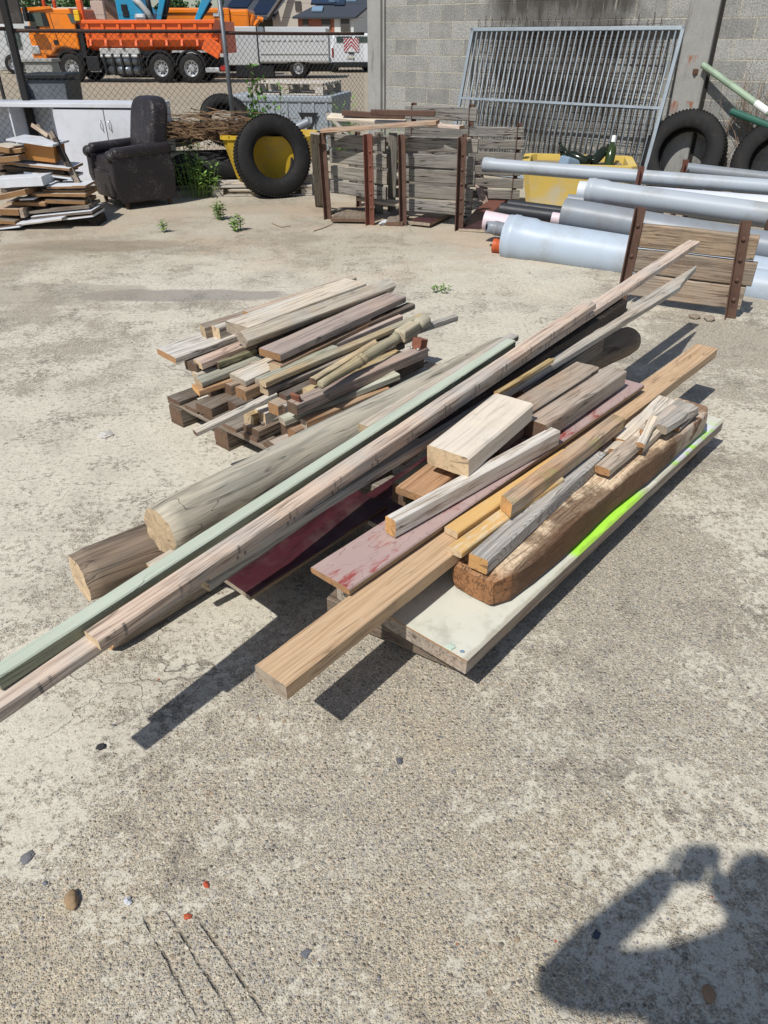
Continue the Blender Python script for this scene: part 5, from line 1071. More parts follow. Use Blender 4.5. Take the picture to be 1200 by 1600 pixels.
c1 = PD(424, 190, 13.2); c2 = PD(517, 190, 13.0); c1.z = c2.z = 0; U = (c2-c1).normalized(); wd = (c2-c1).length; gyaw = math.atan2(U.y, U.x)
gb = empty('pallet_box', (c1+c2)/2, gyaw, 'grey plastic pallet box with a black diamond mark beyond the fence', 'container'); zt = PD(470, 150, 13.1).z
m = MB(); m.box((-.32, .62, zt/2+.02), (wd+.64-.02, 1.2, zt-.1), None, 1.05); m.build('body', M_gbox, gb)
m = MB(); m.bbox((-.32, .62, zt-.04), (wd+.72, 1.30, .09), .02); m.build('rim', M_gbox, gb)
for k in range(5): m = MB(); m.bbox((-wd/2+.06+k*(wd-.12)/4, -.005, zt/2), (.04, .03, zt-.18), .008); m.build('rib', M_gbox, gb)
m = MB(); m.bbox((-.0, -.0, zt*.30), (wd*.9, .05, .03), .01); m.build('rib', M_gbox, gb)
mk = MB(); yk = -.034; cxk, czk = .14, zt*.60
mk.add([(cxk-.17, yk, czk+.11), (cxk+.17, yk, czk+.11), (cxk, yk, czk-.17)], [(0, 1, 2)])
mk.build('mark', M_blk, gb); mk = MB(); yk -= .004; mk.add([(cxk-.06, yk, czk+.05), (cxk+.06, yk, czk+.05), (cxk+.06, yk, czk-.04), (cxk-.06, yk, czk-.04)], [(0, 1, 2, 3)]); mk.build('mark', M_gbox, gb)
o = empty('pallet', ((c1+c2)/2).to_tuple()[:2]+(zt+.006,), gyaw, 'grey pallet lying on top of the grey pallet box', 'pallet'); pal_parts(o, 1.25, 1.15, 7, 'grey', .17, .10); o.location = V(o.location)+Matrix.Rotation(gyaw, 3, 'Z') @ V((-.25, .62, 0))
m = MB(); a_, b_ = PD(452, 205, 10.9), PD(483, 190, 10.9); m.tube([a_, b_], .055, 16); o = m.build('pipe', M_pvcd, smooth=False); tag(o, 'short grey pipe poking up behind the truck tyre', 'pipe')
# tyres behind the fence and under the brushwood
tyre(PD(352, 188, 12.0), .36, .2, .2, R(-70), R(-38), 'muddy tyre lying tilted beyond the fence post')
tyre(PD(292, 212, 10.9), .28, .16, .18, R(10), R(80), 'small dark tyre lying flat behind the armchair')
q_ = PD(322, 266, 9.95); m = MB(); m.lathe([(-.5, .12), (-.5, .2), (.5, .2), (.5, .12)], 28); o = m.build('drum', plain('black_rubber_drum', '#1c1c1d', .7), smooth=True); o.matrix_world = Matrix.Translation(V((q_.x, q_.y, .24))) @ Matrix.Rotation(R(10), 4, 'Z'); o.modifiers.new('e', 'EDGE_SPLIT').split_angle = R(40); tag(o, 'black rubber drum lying left of the yellow tub', 'drum')
# brushwood heap
m = MB(); rr = random.Random(11); bc = PD(360, 222, 9.95)
for k in range(420):
    c = V((bc.x+max(-1.1, min(.45, rr.gauss(-.12, .46))), bc.y+.05+max(-.3, min(.5, rr.gauss(0, .17))), .58+abs(rr.gauss(0, .085)))); an = rr.gauss(0, .35); L = rr.uniform(.25, .9); d_ = V((math.cos(an), math.sin(an), rr.gauss(-.02, .12)))
    if c.x-bc.x < -.75: c.z -= (-.75-(c.x-bc.x))*.5
    pts = [c-d_*L/2, c+V((rr.uniform(-.02, .02), rr.uniform(-.02, .02), rr.uniform(-.01, .03))), c+d_*L/2]; m.tube(pts, [.007*rr.uniform(.5, 1.4), .006, .003], 4, False)
t = NT('brushwood'); oi = t.noise(t.coord(), 9., 3, .6)
o = m.build('brushwood', t.out(t.mix(t.step(oi, .35, .65), lin('#3f2d22'), lin('#8d7357')), .9)); tag(o, 'tangle of dry brushwood heaped over the yellow tub', 'brushwood', kind='stuff')
stone(425, 222, .09, '#cfc8ba', 'pale rag lying on the brushwood seen through the tyre', 17.3, .5, 'rag')
# bits of twig on the ground
def twig(label, pts, r=.004):
    m = MB(); m.tube([P(*q)+V((0, 0, r)) for q in pts], [r, r*.8, r*.5][:len(pts)] if len(pts) <= 3 else r, 5); o = m.build('twig', M_twig); tag(o, label, 'twig')
twig('dry twig on the sand in front of the crates', [(425, 350), (440, 356), (455, 354)], .006); twig('thin twig on the sand beside the small weeds', [(490, 362), (508, 356), (520, 350)], .005)

# ================================================================== weeds
def leafmat(name, c1, c2):
    t = NT(name); v = t.coord(); n = t.noise(v, 7., 3, .6); c = t.mix(n, lin(c1), lin(c2)); t.b.inputs['Subsurface Weight'].default_value = 0
    oi = t.n('ObjectInfo').outputs['Random']; hv = t.n('HueSaturation'); t.put(hv.inputs['Color'], c); t.put(hv.inputs['Value'], t.math('MULTIPLY_ADD', oi, .4, .8)); return t.out(hv.outputs[0], .6)
M_leaf = leafmat('weed_leaf', '#4f7030', '#87a552'); M_ivy = leafmat('ivy_leaf', '#3d6a2c', '#76a04a'); M_tree = leafmat('tree_leaf', '#2c4526', '#5c7a45'); M_con = leafmat('conifer_leaf', '#26402a', '#47654a'); M_bark = plain('bark', '#5a4a3c', .9, 0, .3, 9.)
def weed(name, label, loc, h, n, spread, seed, leaf=.05, mat=None, cat='weed'):
    rr = random.Random(seed); st = MB(); lf = MB()
    for k in range(n):
        an = rr.uniform(0, 6.28); r0 = spread*math.sqrt(rr.random())*.6; b = V((math.cos(an)*r0, math.sin(an)*r0, 0)); top = b+V((math.cos(an)*spread*.5*rr.random(), math.sin(an)*spread*.5*rr.random(), h*rr.uniform(.45, 1)))
        mid = (b+top)/2+V((rr.uniform(-.02, .02), rr.uniform(-.02, .02), .02)); st.tube([b, mid, top], [.003, .0025, .001], 4, False)
        for j in range(rr.randint(6, 12)):
            u = rr.uniform(.15, 1.); p = b.lerp(mid, u*2) if u < .5 else mid.lerp(top, u*2-1); a2 = rr.uniform(0, 6.28); L = leaf*rr.uniform(.5, 1.2); d_ = V((math.cos(a2), math.sin(a2), rr.uniform(-.2, .9))).normalized(); s_ = d_.cross(V((0, 0, 1))).normalized()*L*.22
            lf.add([p, p+d_*L*.45+s_, p+d_*L+V((0, 0, -L*.15)), p+d_*L*.45-s_], [(0, 1, 2, 3)])
    o = empty(name, loc, 0, label, cat); st.build('stem', M_leaf, o); lf.build('leaves', mat or M_leaf, o); return o
weed('weed', 'taller of two small weeds growing from the sand in front of the armchair', P(343, 343), .22, 15, .08, 1, .06)
weed('weed', 'shorter weed right of the taller one on the sand', P(369, 360), .16, 13, .07, 2, .06)
weed('weed', 'faint small grass tuft left of the two weeds', P(256, 362), .13, 5, .05, 3, .05)
weed('weed', 'tiny yellow green tuft on the ground beyond the smaller heap', P(690, 456), .05, 8, .09, 4, .03)
weed('weed', 'bushy weed growing between the armchair and the black drum', P(302, 310)+V((0, .1, 0)), .62, 26, .26, 5, .08)
weed('weed', 'low weed clump in front of the black drum', P(322, 306), .38, 26, .26, 6, .07)
weed('weed', 'bright weed clump behind the brushwood beside the armchair back', V((PD(300, 215, 11.0).x, 11.0, 0)), .85, 30, .35, 7, .09)
weed('weed', 'light green grass clump at the fence foot right of the pallet box', V((PD(532, 175, 12.6).x, 12.5, 0)), 1.0, 30, .30, 8, .09)
weed('weed', 'weed clump at the foot of the fence behind the crates', V((PD(610, 185, 12.0).x, 11.6, 0)), .75, 22, .25, 9, .08)
# ivy on the fence beside the post
rr = random.Random(8); lf = MB(); st = MB(); o = empty('ivy', F1, 0, 'green ivy climbing the fence beside the grey post', 'plant')
Uf = (F0-F1).normalized(); Nf = V((Uf.y, -Uf.x, 0))
for k in range(14):
    p = Uf*rr.uniform(.05, .75)+V((0, 0, .1)); top = p+Uf*rr.uniform(-.15, .15)+V((0, 0, rr.uniform(.5, 1.25))); st.tube([p, p.lerp(top, .5)+Uf*.05, top], .004, 4, False)
    for j in range(46):
        q = p.lerp(top, rr.random())+Uf*rr.gauss(0, .05)+Nf*rr.uniform(-.06, .09)+V((0, 0, rr.gauss(0, .03))); d_ = V((rr.uniform(-1, 1), rr.uniform(-1, 1), rr.uniform(-.8, .4))).normalized(); s_ = d_.cross(Nf).normalized(); L = rr.uniform(.035, .075); lf.add([q, q+d_*L*.4+s_*L*.45, q+d_*L, q+d_*L*.4-s_*L*.45], [(0, 1, 2, 3)])
st.build('stem', M_bark, o); lf.build('leaves', M_ivy, o)
# ================================================================== lorries beyond the fence
def paint(name, c, rough=.35, dirt='#6b5a48', damt=.45): return plain(name, c, rough, 0, .12, 1.6, dirt, damt, 0, 1.6, .5)
M_or = paint('orange_lorry_paint', '#e07b16'); M_red = paint('orange_red_tipper_paint', '#e0601f', .45, '#5f3d2a', .35); M_van = paint('white_van_paint', '#d9dcdf', .35, '#8d897f', .1)
M_wht = paint('white_lorry_paint', '#bcbfc0', .4, '#8d897f', .25); M_blk2 = plain('black_chassis', '#1d1f22', .6, .1, .2, 3.); M_glass = plain('cab_glass', '#3d4c4a', .08, 0, .1, 2., spec=.8); M_steel = plain('brushed_tank', '#7f868c', .3, .8, .1, 3.); M_rim = plain('wheel_rim', '#b9bbbd', .4, .5, .12, 5., '#5a544d', .4); M_blue = paint('blue_excavator_paint', '#1f8fb8', .4); M_lgrey = plain('light_grey_panel', '#a8a9a6', .5, 0, .08, 2.)
def wheel(par, x, y, r, wd, side=-1, name='wheel'):
    m = MB(); ri = r*.56; m.lathe([(-wd/2, ri), (-wd/2*1.02, (r+ri)/2), (-wd*.42, r*.97), (-wd*.36, r), (wd*.36, r), (wd*.42, r*.97), (wd/2*1.02, (r+ri)/2), (wd/2, ri)], 40, Matrix.Translation((x, y, r)) @ Matrix.Rotation(math.pi/2, 4, 'Z'))
    t = m.build(name, M_tyre, par, True); s = side
    m = MB(); Mx = Matrix.Translation((x, y, r)) @ Matrix.Rotation(math.pi/2*s, 4, 'Z')
    m.lathe([(wd/2, ri), (wd/2-.02, ri*.93), (wd*.20, ri*.86), (wd*.12, ri*.5), (wd*.45, ri*.36), (wd*.47, ri*.18), (wd*.47, 0)], 32, Mx)
    m.build('rim', M_rim, t)
    m = MB()
    for k in range(10): a = 2*math.pi*k/10; m.tube([Mx @ V((wd*.10, ri*.67*math.cos(a), ri*.67*math.sin(a))), Mx @ V((wd*.185, ri*.67*math.cos(a), ri*.67*math.sin(a)))], ri*.115, 8)
    m.build('hand_hole', M_blk2, t); return t
def part(name, mat, par, *boxes, bev=.03):
    m = MB()
    for b in boxes: m.bbox(b[0], b[1], bev, b[2] if len(b) > 2 else None)
    return m.build(name, mat, par)
def prism(name, mat, par, poly, y0, y1, bev=.03):
    m = MB(); m.prism(poly, y0, y1); o = m.build(name, mat, par); b = o.modifiers.new('round', 'BEVEL'); b.width = bev; b.segments = 2; b.limit_method = 'ANGLE'; return o
# orange tipper: local x to the rear (right in the photo), y away from the viewer
ta = PD(52, 125, 36.4); tr_ = PD(362, 130, 35.6); tl_ = (V((tr_.x, tr_.y, 0))-V((ta.x, ta.y, 0))); tyaw = math.atan2(tl_.y, tl_.x); TL = tl_.length
tk = empty('tipper_lorry', (ta.x, ta.y, 0), tyaw, 'orange three-axle tipper lorry with a red-orange tipping body', 'lorry')
TX = lambda px: (PD(px, 110, 36.)-V((ta.x, ta.y, 0))).dot(tl_/TL)     # photo column -> place along the lorry
HZ = lambda py: PD(250, py, 36.).z
cx0, cx1 = TX(50), TX(128)
zc = HZ(12); zf = HZ(82)
cab = prism('cab', M_or, tk, [(cx0+.02, HZ(72)), (cx0-.02, HZ(58)), (cx0+.22, zc-.12), (cx0+.40, zc), (cx1-.12, zc), (cx1, zc-.5), (cx1, HZ(78)), (TX(116), HZ(76)), (TX(104), HZ(73)), (TX(92), HZ(75)), (TX(84), HZ(84)), (TX(78), HZ(88)), (cx0+.35, HZ(84))], 0, 2.4, .05)
def flat(name, mat, par, pts, y, th=.02): m = MB(); m.prism([(TX(a), HZ(b)) for a, b in pts], y-th, y); return m.build(name, mat, par)
flat('side_window', M_glass, cab, [(57, 41), (58, 19), (84, 19), (87, 41)], -.002, .03)
flat('window_frame', M_blk2, cab, [(79, 41), (78, 19), (84.5, 19), (87.5, 41)], -.02, .03); flat('window_pane', M_glass, cab, [(119, 21), (127, 21), (131, 36), (123, 36)], -.004, .02)
flat('handle', M_blk2, cab, [(89, 63), (96, 62), (96, 69), (89, 70)], -.004, .03)
flat('door_seam', plain('dark_seam', '#6d3a12', .7), cab, [(90, 20), (91, 20), (97, 72), (96, 72)], -.001, .012)
flat('roof_visor', M_or, cab, [(45, 12), (96, 9), (97, 13), (47, 18)], -.03, .05)
part('mirror', M_blk2, cab, ((TX(58), -.25, HZ(22)), (.15, .2, .5))); part('mirror', M_blk2, cab, ((TX(64), -.3, HZ(45)), (.55, .25, .2)))
part('headlight', M_rim, cab, ((TX(57), .06, HZ(78)), (.35, .2, .3))); part('bumper', M_or, cab, ((TX(60), 1.2, HZ(88)), (.6, 2.35, .35)))
part('chassis', M_blk2, tk, ((TX(220), .8, HZ(98)), (TX(345)-TX(95), .25, .35)), ((TX(220), 1.6, HZ(98)), (TX(345)-TX(95), .25, .35)), ((TX(130), 1.2, HZ(65)), (.35, 2.2, 1.2)))
part('step_box', M_blk2, tk, ((TX(145), .25, HZ(100)), (.55, .5, .55))); part('step', M_rim, tk, ((TX(147), .06, HZ(111)), (.5, .1, .08)))
m = MB(); m.tube([(TX(160), .32, HZ(95)), (TX(222), .32, HZ(95))], .24, 20); m.build('fuel_tank', M_steel, tk, True)
m = MB(); m.tube([(TX(162), .25, HZ(110)), (TX(222), .25, HZ(110))], .17, 18); m.build('air_tank', M_steel, tk, True)
for q in (164, 178, 192, 206, 220): part('tank_strap', M_blk2, tk, ((TX(q), .3, HZ(101)), (.1, .58, .80)))
part('side_panel', M_lgrey, tk, ((TX(190), .15, HZ(83)), (TX(222)-TX(158), .12, .35))); part('side_rail', M_rim, tk, ((TX(190), .08, HZ(88)), (TX(222)-TX(158), .08, .08)))
wr = .54
for q in (109, 254, 302): wheel(tk, TX(q), .17, wr, .32); wheel(tk, TX(q), 2.2, wr, .32, 1)
for q in (109, 254, 302):
    m = MB(); c = V((TX(q), .25, wr)); pts = [(c.x+.66*math.cos(a), c.z+.66*math.sin(a)) for a in [R(8+164*k/12) for k in range(13)]]; pts += [(c.x+.60*math.cos(a), c.z+.60*math.sin(a)) for a in [R(172-164*k/12) for k in range(13)]]
    m.prism(pts, -.02, .5); m.build('mudguard', M_blk2, tk)
# tipping body: rounded trough section
bx0, bx1 = TX(142), TX(350); zt_ = HZ(33); zb_ = HZ(79)
sec = [(0, zt_), (0, zt_-.35), (.02, zb_+.38), (.16, zb_+.14), (.42, zb_), (2.0, zb_), (2.25, zb_+.14), (2.4, zb_+.38), (2.42, zt_), (2.34, zt_), (2.32, zb_+.4), (1.98, zb_+.08), (.44, zb_+.08), (.10, zb_+.4), (.08, zt_)]
m = MB(); n = len(sec); m.add([(bx0, y, z) for y, z in sec]+[(bx1, y, z) for y, z in sec], [tuple(range(n))[::-1], tuple(range(n, 2*n))]+[(i, (i+1) % n, (i+1) % n+n, i+n) for i in range(n)]); tb_ = m.build('tipping_body', M_red, tk)
part('top_rail', M_red, tb_, (((bx0+bx1)/2, -.02, zt_-.02), (bx1-bx0+.1, .14, .13)), bev=.02); part('headboard', M_red, tb_, ((bx0, 1.2, (zt_+zb_)/2+.1), (.08, 2.36, zt_-zb_)))
for k in range(9):
    q = bx0+.15+(bx1-bx0-.4)*k/8; m = MB(); m.bbox((q, -.03, zt_-.26), (.12, .07, .40), .01); m.bbox((q, .03, zb_+.30), (.10, .07, .30), .01, rotm(0, 0, -.3)); m.build('rib', M_red, tb_)
part('tailgate', M_red, tb_, ((bx1+.06, 1.2, (zt_+zb_)/2-.05), (.1, 2.3, zt_-zb_+.1)), ((bx1-.28, -.06, zb_+.12), (.75, .08, .55), rotm(0, .5)))
part('tailgate_linkage', plain('brown_steel', '#7a3d28', .7), tb_, ((bx1+.02, -.05, zt_-.2), (.3, .12, .5), rotm(0, .4)), ((bx1+.16, -.05, zb_+.5), (.14, .12, .8)))
part('underrun_bar', M_rim, tk, ((TX(335), .1, HZ(109)), (.6, .12, .18))); part('rear_light', paint('rear_lamp_red', '#a32018'), tk, ((TX(352), .15, HZ(106)), (.25, .1, .2)))
part('exhaust', M_red, tk, ((TX(139), .15, HZ(22)), (.22, .22, 1.0))); part('beacon', paint('yellow_lamp', '#e0b21f'), tk, ((TX(135), -.02, HZ(24)), (.22, .2, .38)))
part('horn', plain('orange_red_lamp', '#a8401c', .5), cab, ((TX(71), .8, zc+.15), (.12, .12, .3)), ((TX(88), .8, zc+.15), (.12, .12, .3)))
m = MB(); 
# white flat-bed lorry
wa = PD(300, 122, 40.); wb2 = PD(521, 122, 40.); wyaw = 0
wt = empty('dropside_lorry', (wa.x, 40., 0), 0, 'white drop-side lorry parked behind the orange tipper', 'lorry'); WX = lambda px: PD(px if px < 440 else px-(px-440)*.09, 110, 40.).x-wa.x; WZ = lambda py: PD(430, py, 40.).z
part('headboard', M_wht, wt, ((WX(376), 1.2, WZ(72)), (WX(406)-WX(346), 2.3, WZ(42)-WZ(103))), bev=.04)
ds = part('drop_side', M_wht, wt, ((WX(463), 0, WZ(74)), (WX(520)-WX(406), .06, WZ(50)-WZ(96))), bev=.02)
part('drop_side', M_wht, wt, ((WX(462), 2.35, WZ(68)), (WX(517)-WX(406), .06, WZ(42)-WZ(96))), bev=.02)
part('tailboard', M_wht, wt, ((WX(517), 1.2, WZ(70)), (.06, 2.3, WZ(44)-WZ(96))), bev=.02); part('bed', M_wht, wt, ((WX(463), 1.2, WZ(96)), (WX(520)-WX(406), 2.35, .15)))
part('lower_rail', M_lgrey, ds, ((WX(463), -.045, WZ(84)), (WX(519)-WX(408), .03, .05)), ((WX(463), -.045, WZ(95)), (WX(519)-WX(408), .03, .08)), bev=.01)
for k in range(12): part('cleat', M_lgrey, ds, ((WX(414)+(WX(512)-WX(414))*k/11, -.045, WZ(63)), (.14, .03, .06)), bev=.01)
part('frame_line', M_blk2, wt, ((WX(406), -.03, WZ(70)), (.05, .05, WZ(42)-WZ(100))), bev=.01)
part('chassis', M_blk2, wt, ((WX(420), .8, WZ(106)), (WX(515)-WX(310), .3, .35)), ((WX(420), 1.6, WZ(106)), (WX(515)-WX(310), .3, .35)), ((WX(398), .3, WZ(111)), (1.8, .5, .5)))
part('cab', M_wht, wt, ((WX(300), 1.2, WZ(78)), (1.8, 2.1, 1.7)), bev=.12)
wheel(wt, WX(469), .15, .42, .3); wheel(wt, WX(469), 2.2, .42, .3, 1); wheel(wt, WX(310), .15, .42, .3); wheel(wt, WX(310), 2.2, .42, .3, 1)
m = MB(); pts = [(WX(469)+.54*math.cos(R(10+160*k/12)), .42+.54*math.sin(R(10+160*k/12))) for k in range(13)]+[(WX(469)+.48*math.cos(R(170-160*k/12)), .42+.48*math.sin(R(170-160*k/12))) for k in range(13)]; m.prism(pts, 0, .4); m.build('mudguard', M_blk2, wt)
# white van, rear to the viewer
va_ = PD(516, 112, 47.); vb_ = PD(590, 112, 47.); vn = empty('van', ((va_.x+vb_.x)/2, 47., 0), R(8), 'white van seen from behind with red and white chevrons', 'van'); vw = (vb_.x-va_.x)*.96; VZ = lambda py: PD(550, py, 47.).z
hz_ = VZ(52)
m = MB(); m.prism([(-vw/2, .32), (vw/2, .32), (vw/2*1.0, 1.0), (vw/2*.88, hz_-.12), (vw/2*.78, hz_), (-vw/2*.78, hz_), (-vw/2*.88, hz_-.12), (-vw/2, 1.0)], 0, 3.4); bo = m.build('body', M_van, vn); bo.modifiers.new('r', 'BEVEL').width = .07
m = MB(); m.prism([(-vw/2*.97, .3), (vw/2*.97, .3), (vw/2*.9, 1.15), (-vw/2*.9, 1.15)], 3.3, 4.4); m.build('bonnet', M_van, vn)
for s in (-1, 1):
    part('rear_window', M_glass, vn, ((s*vw*.20, -.012, hz_-.28), (vw*.33, .03, .28)), bev=.01); part('rear_light', paint('van_rear_lamp', '#8c1f1c'), vn, ((s*vw*.455, -.012, .95), (.1, .04, .42)), bev=.01)
    wheel(vn, s*vw*.42, .75, .31, .22, s if False else 1); wheel(vn, s*vw*.42, 3.3, .31, .22, 1)
for o in [c for c in vn.children if c.name.startswith('wheel')]: pass
part('bumper', M_blk2, vn, ((0, -.05, .38), (vw*.98, .14, .26)), bev=.04); part('number_plate', plain('plate', '#c9c7b8', .5), vn, ((-vw*.07, -.03, .73), (.40, .02, .11)), bev=.004); part('door_seam', M_blk2, vn, ((0, -.006, 1.0), (.02, .03, 1.1)), bev=.002); part('handle', M_blk2, vn, ((-.14, -.03, .92), (.3, .03, .06)), bev=.01)
part('handle', M_blk2, vn, ((vw*.42, -.03, .92), (.3, .03, .06)), bev=.01)
M_chr = plain('chevron_red', '#a82a34', .5); M_chw = plain('chevron_white', '#d9dadc', .5)
ck = MB(); ck.quad((-.42, -.032, .98), (.42, -.032, .98), (.42, -.032, 1.62), (-.42, -.032, 1.62)); cp = ck.build('chevron_board', M_chw, vn)
ck = MB()
for k in range(-1, 5):
    for s in (-1, 1):
        z0 = 1.00+.16*k; poly = [(0, z0+.42), (0, z0+.50), (s*.42, z0+.08), (s*.42, z0)]
        def clipz(pl, zmin, up):
            out = []
            for i in range(len(pl)):
                a, b = pl[i], pl[(i+1) % len(pl)]; ia, ib = ((a[1]-zmin)*up >= 0), ((b[1]-zmin)*up >= 0)
                if ia: out.append(a)
                if ia != ib: u = (zmin-a[1])/(b[1]-a[1]); out.append((a[0]+(b[0]-a[0])*u, zmin))
            return out
        poly = clipz(poly, .98, 1); poly = clipz(poly, 1.62, -1) if len(poly) > 2 else poly
        if len(poly) > 2: ck.add([(x, -.037, z) for x, z in poly], [tuple(range(len(poly)))])
ck.build('chevron_stripe', M_chr, cp)
cp.location.x = -.12
# white box lorry behind the orange cab
bl = empty('box_lorry', (PD(60, 110, 45.).x, 45., 0), 0, 'white box lorry half hidden behind the orange cab', 'lorry'); BX = lambda px: PD(px, 110, 45.).x-PD(60, 110, 45.).x; BZ = lambda py: PD(60, py, 45.).z
part('box', M_wht, bl, (((BX(28)+BX(153))/2, 1.3, BZ(55)), (BX(153)-BX(28), 2.4, BZ(12)-BZ(98))), bev=.05); part('roof_edge', M_lgrey, bl, (((BX(30)+BX(153))/2, -.02, BZ(18)), (BX(153)-BX(30), .12, .22)), bev=.04)
part('cab', M_wht, bl, ((BX(20), 1.45, BZ(75)), (1.9, 2.3, BZ(38)-BZ(112))), bev=.2); part('side_window', M_glass, bl, ((BX(31), .03, BZ(60)), (.7, .06, .75)), bev=.02)
wheel(bl, BX(22), .2, .45, .3); wheel(bl, BX(120), .2, .45, .3); part('chassis', M_blk2, bl, ((BX(90), 1.2, BZ(104)), (BX(150)-BX(30), 1.2, .4)))
part('pink_panel', plain('pinkish_panel', '#b9a196', .6), bl, ((BX(165), .6, BZ(19)), (BX(174)-BX(155), .3, 1.0)), bev=.03)
# grey concrete barrier blocks left of the lorry
ob = empty('concrete_block', (PD(58, 120, 24.).x, 24., 0), 0, 'grey concrete barrier block standing in front of the white lorry', 'barrier')
part('body', M_pil, ob, ((.1, .3, .52), (.78, .6, 1.04)), bev=.05); part('top', M_pil, ob, ((.1, .3, 1.08), (.86, .7, .08)), bev=.02)
# dark sheet at the upper left
o = PD(17, 18, 13.0); m = MB(); m.bbox((o.x-.16, o.y, (PD(17, 37, 13.).z+3.1)/2), (.62, .06, 3.1-PD(17, 37, 13.).z), .01); m.tube([(o.x-.45, o.y+.05, 0), (o.x-.45, o.y+.05, 2.6)], .03, 8); o = m.build('sign_board', plain('dark_board', '#3a3634', .7, 0, .3, 4., '#6b635c', .5)); tag(o, 'dark weathered board behind the black fence post at the upper left', 'board')
# blue excavator standing behind the tipper
ex = empty('excavator', (PD(215, 110, 41.).x, 41., 0), 0, 'blue excavator behind the tipper with its boom folded', 'excavator'); X0 = PD(215, 110, 41.).x; EX = lambda px: PD(px, 60, 41.).x-X0; EZ = lambda py: PD(250, py, 41.).z
prism('cab_body', M_blue, ex, [(EX(190), EZ(38)), (EX(189), EZ(-14)), (EX(214), EZ(-14)), (EX(226), EZ(8)), (EX(236), EZ(20)), (EX(240), EZ(38))], 0, 2.2, .06)
for (a, b) in ((202, 12), (203, 21)): part('vent', M_blk2, ex, ((EX(a), -.02, EZ(b)), (.28, .05, .26)), bev=.02)
m = MB(); m.tube([(EX(219), -.02, EZ(-3)), (EX(228), -.1, EZ(6)), (EX(238), -.1, EZ(20)), (EX(243), -.05, EZ(36))], .13, 10); m.build('hose_guard', M_lgrey, ex, True)
prism('boom', M_blue, ex, [(EX(246), EZ(32)), (EX(254), EZ(31)), (EX(270), EZ(-16)), (EX(259), EZ(-16))], .2, .7, .03)
m = MB(); m.tube([(EX(256), .4, EZ(31)), (EX(272), .4, EZ(-16))], .14, 12); m.build('hydraulic_ram', M_blk2, ex, True)
m = MB(); m.tube([(EX(241), .1, EZ(33)), (EX(238), .1, EZ(-14))], .12, 8); m.build('window_pillar', M_blk2, ex, True)
prism('stick', M_blue, ex, [(EX(304), EZ(34)), (EX(311), EZ(35)), (EX(343), EZ(-14)), (EX(326), EZ(-14))], .2, .6, .03)
m = MB(); m.tube([(EX(311), .4, EZ(32)), (EX(333), .4, EZ(4))], .09, 10); m.build('hydraulic_ram', M_blk2, ex, True)
part('tracks', M_blk2, ex, ((EX(225), 1.0, .45), (3.2, 2.4, .9)), bev=.3); part('turntable', M_blk2, ex, ((EX(222), 1.0, 1.4), (1.6, 1.8, 1.1)), bev=.1); part('cap', M_rim, ex, ((EX(226), -.1, EZ(27)), (.55, .3, .28)), bev=.12)
# second orange lorry with a crane frame
ol = empty('orange_lorry', (PD(310, 110, 43.).x, 43., 0), 0, 'second orange lorry with a high flat body behind the tipper', 'lorry'); X0 = PD(310, 110, 43.).x; OX = lambda px: PD(px, 60, 43.).x-X0; OZ = lambda py: PD(310, py, 43.).z
part('body', M_or, ol, (((OX(258)+OX(362))/2, 1.2, OZ(58)), (OX(362)-OX(258), 2.4, OZ(14)-OZ(104))), bev=.05); part('upper_rail', M_or, ol, (((OX(258)+OX(345))/2, -.03, OZ(17)), (OX(345)-OX(258), .1, .16)), bev=.03); part('cab', M_or, ol, ((OX(376), 1.2, OZ(55)), (OX(392)-OX(362), 2.2, OZ(24)-OZ(104))), bev=.1)
part('lamp_panel', M_wht, ol, ((OX(345), -.03, OZ(20)), (.5, .05, .3)), bev=.02)
for k, (a, b, c, d) in enumerate(((386, 40, 392, 20), (392, 40, 398, 23), (398, 40, 408, 28), (403, 28, 412, 31), (380, 34, 386, 30))): m = MB(); m.tube([(OX(a), .3, OZ(b)), (OX(c), .3, OZ(d))], .11, 8); m.build('crane_arm', M_or, ol)
for q in (275, 300, 380): wheel(ol, OX(q), .2, .5, .3)

# ================================================================== houses and trees
M_roof = plain('dark_roof_tiles', '#3b4048', .7, 0, .12, 6.); M_solar = plain('solar_panel', '#1c2536', .15, 0, .1, 4., spec=.8); M_sky = plain('roof_window', '#7d97ad', .1, spec=.8); M_rend = plain('cream_render', '#b5b0a5', .8, 0, .06); M_rendw = plain('white_render', '#cfd0cd', .8, 0, .05); M_win = plain('dark_window', '#23282c', .1, spec=.8); M_blind = plain('white_blind', '#d3d5d6', .6); M_trim = plain('dark_trim', '#4a4744', .7)
def brickmat():
    t = NT('red_brick'); s = t.sep(t.coord()); cb = t.n('CombineXYZ'); t.put(cb.inputs[0], t.math('ADD', s[0], s[1])); t.put(cb.inputs[1], s[2]); br = t.n('TexBrick'); t.put(br.inputs['Vector'], cb.outputs[0]); br.inputs['Scale'].default_value = 1.; br.inputs['Brick Width'].default_value = .24; br.inputs['Row Height'].default_value = .08; br.inputs['Mortar Size'].default_value = .008
    br.inputs['Color1'].default_value = lin('#a8593f'); br.inputs['Color2'].default_value = lin('#8a4632'); br.inputs['Mortar'].default_value = lin('#9a8878'); return t.out(br.outputs[0], .9)
M_brick = brickmat()
HD = 72.
def hp(px, py, d=HD): return PD(px, py, d)
def hx(px, d=HD): return PD(px, 60, d).x
def hzz(py, d=HD): return PD(480, py, d).z
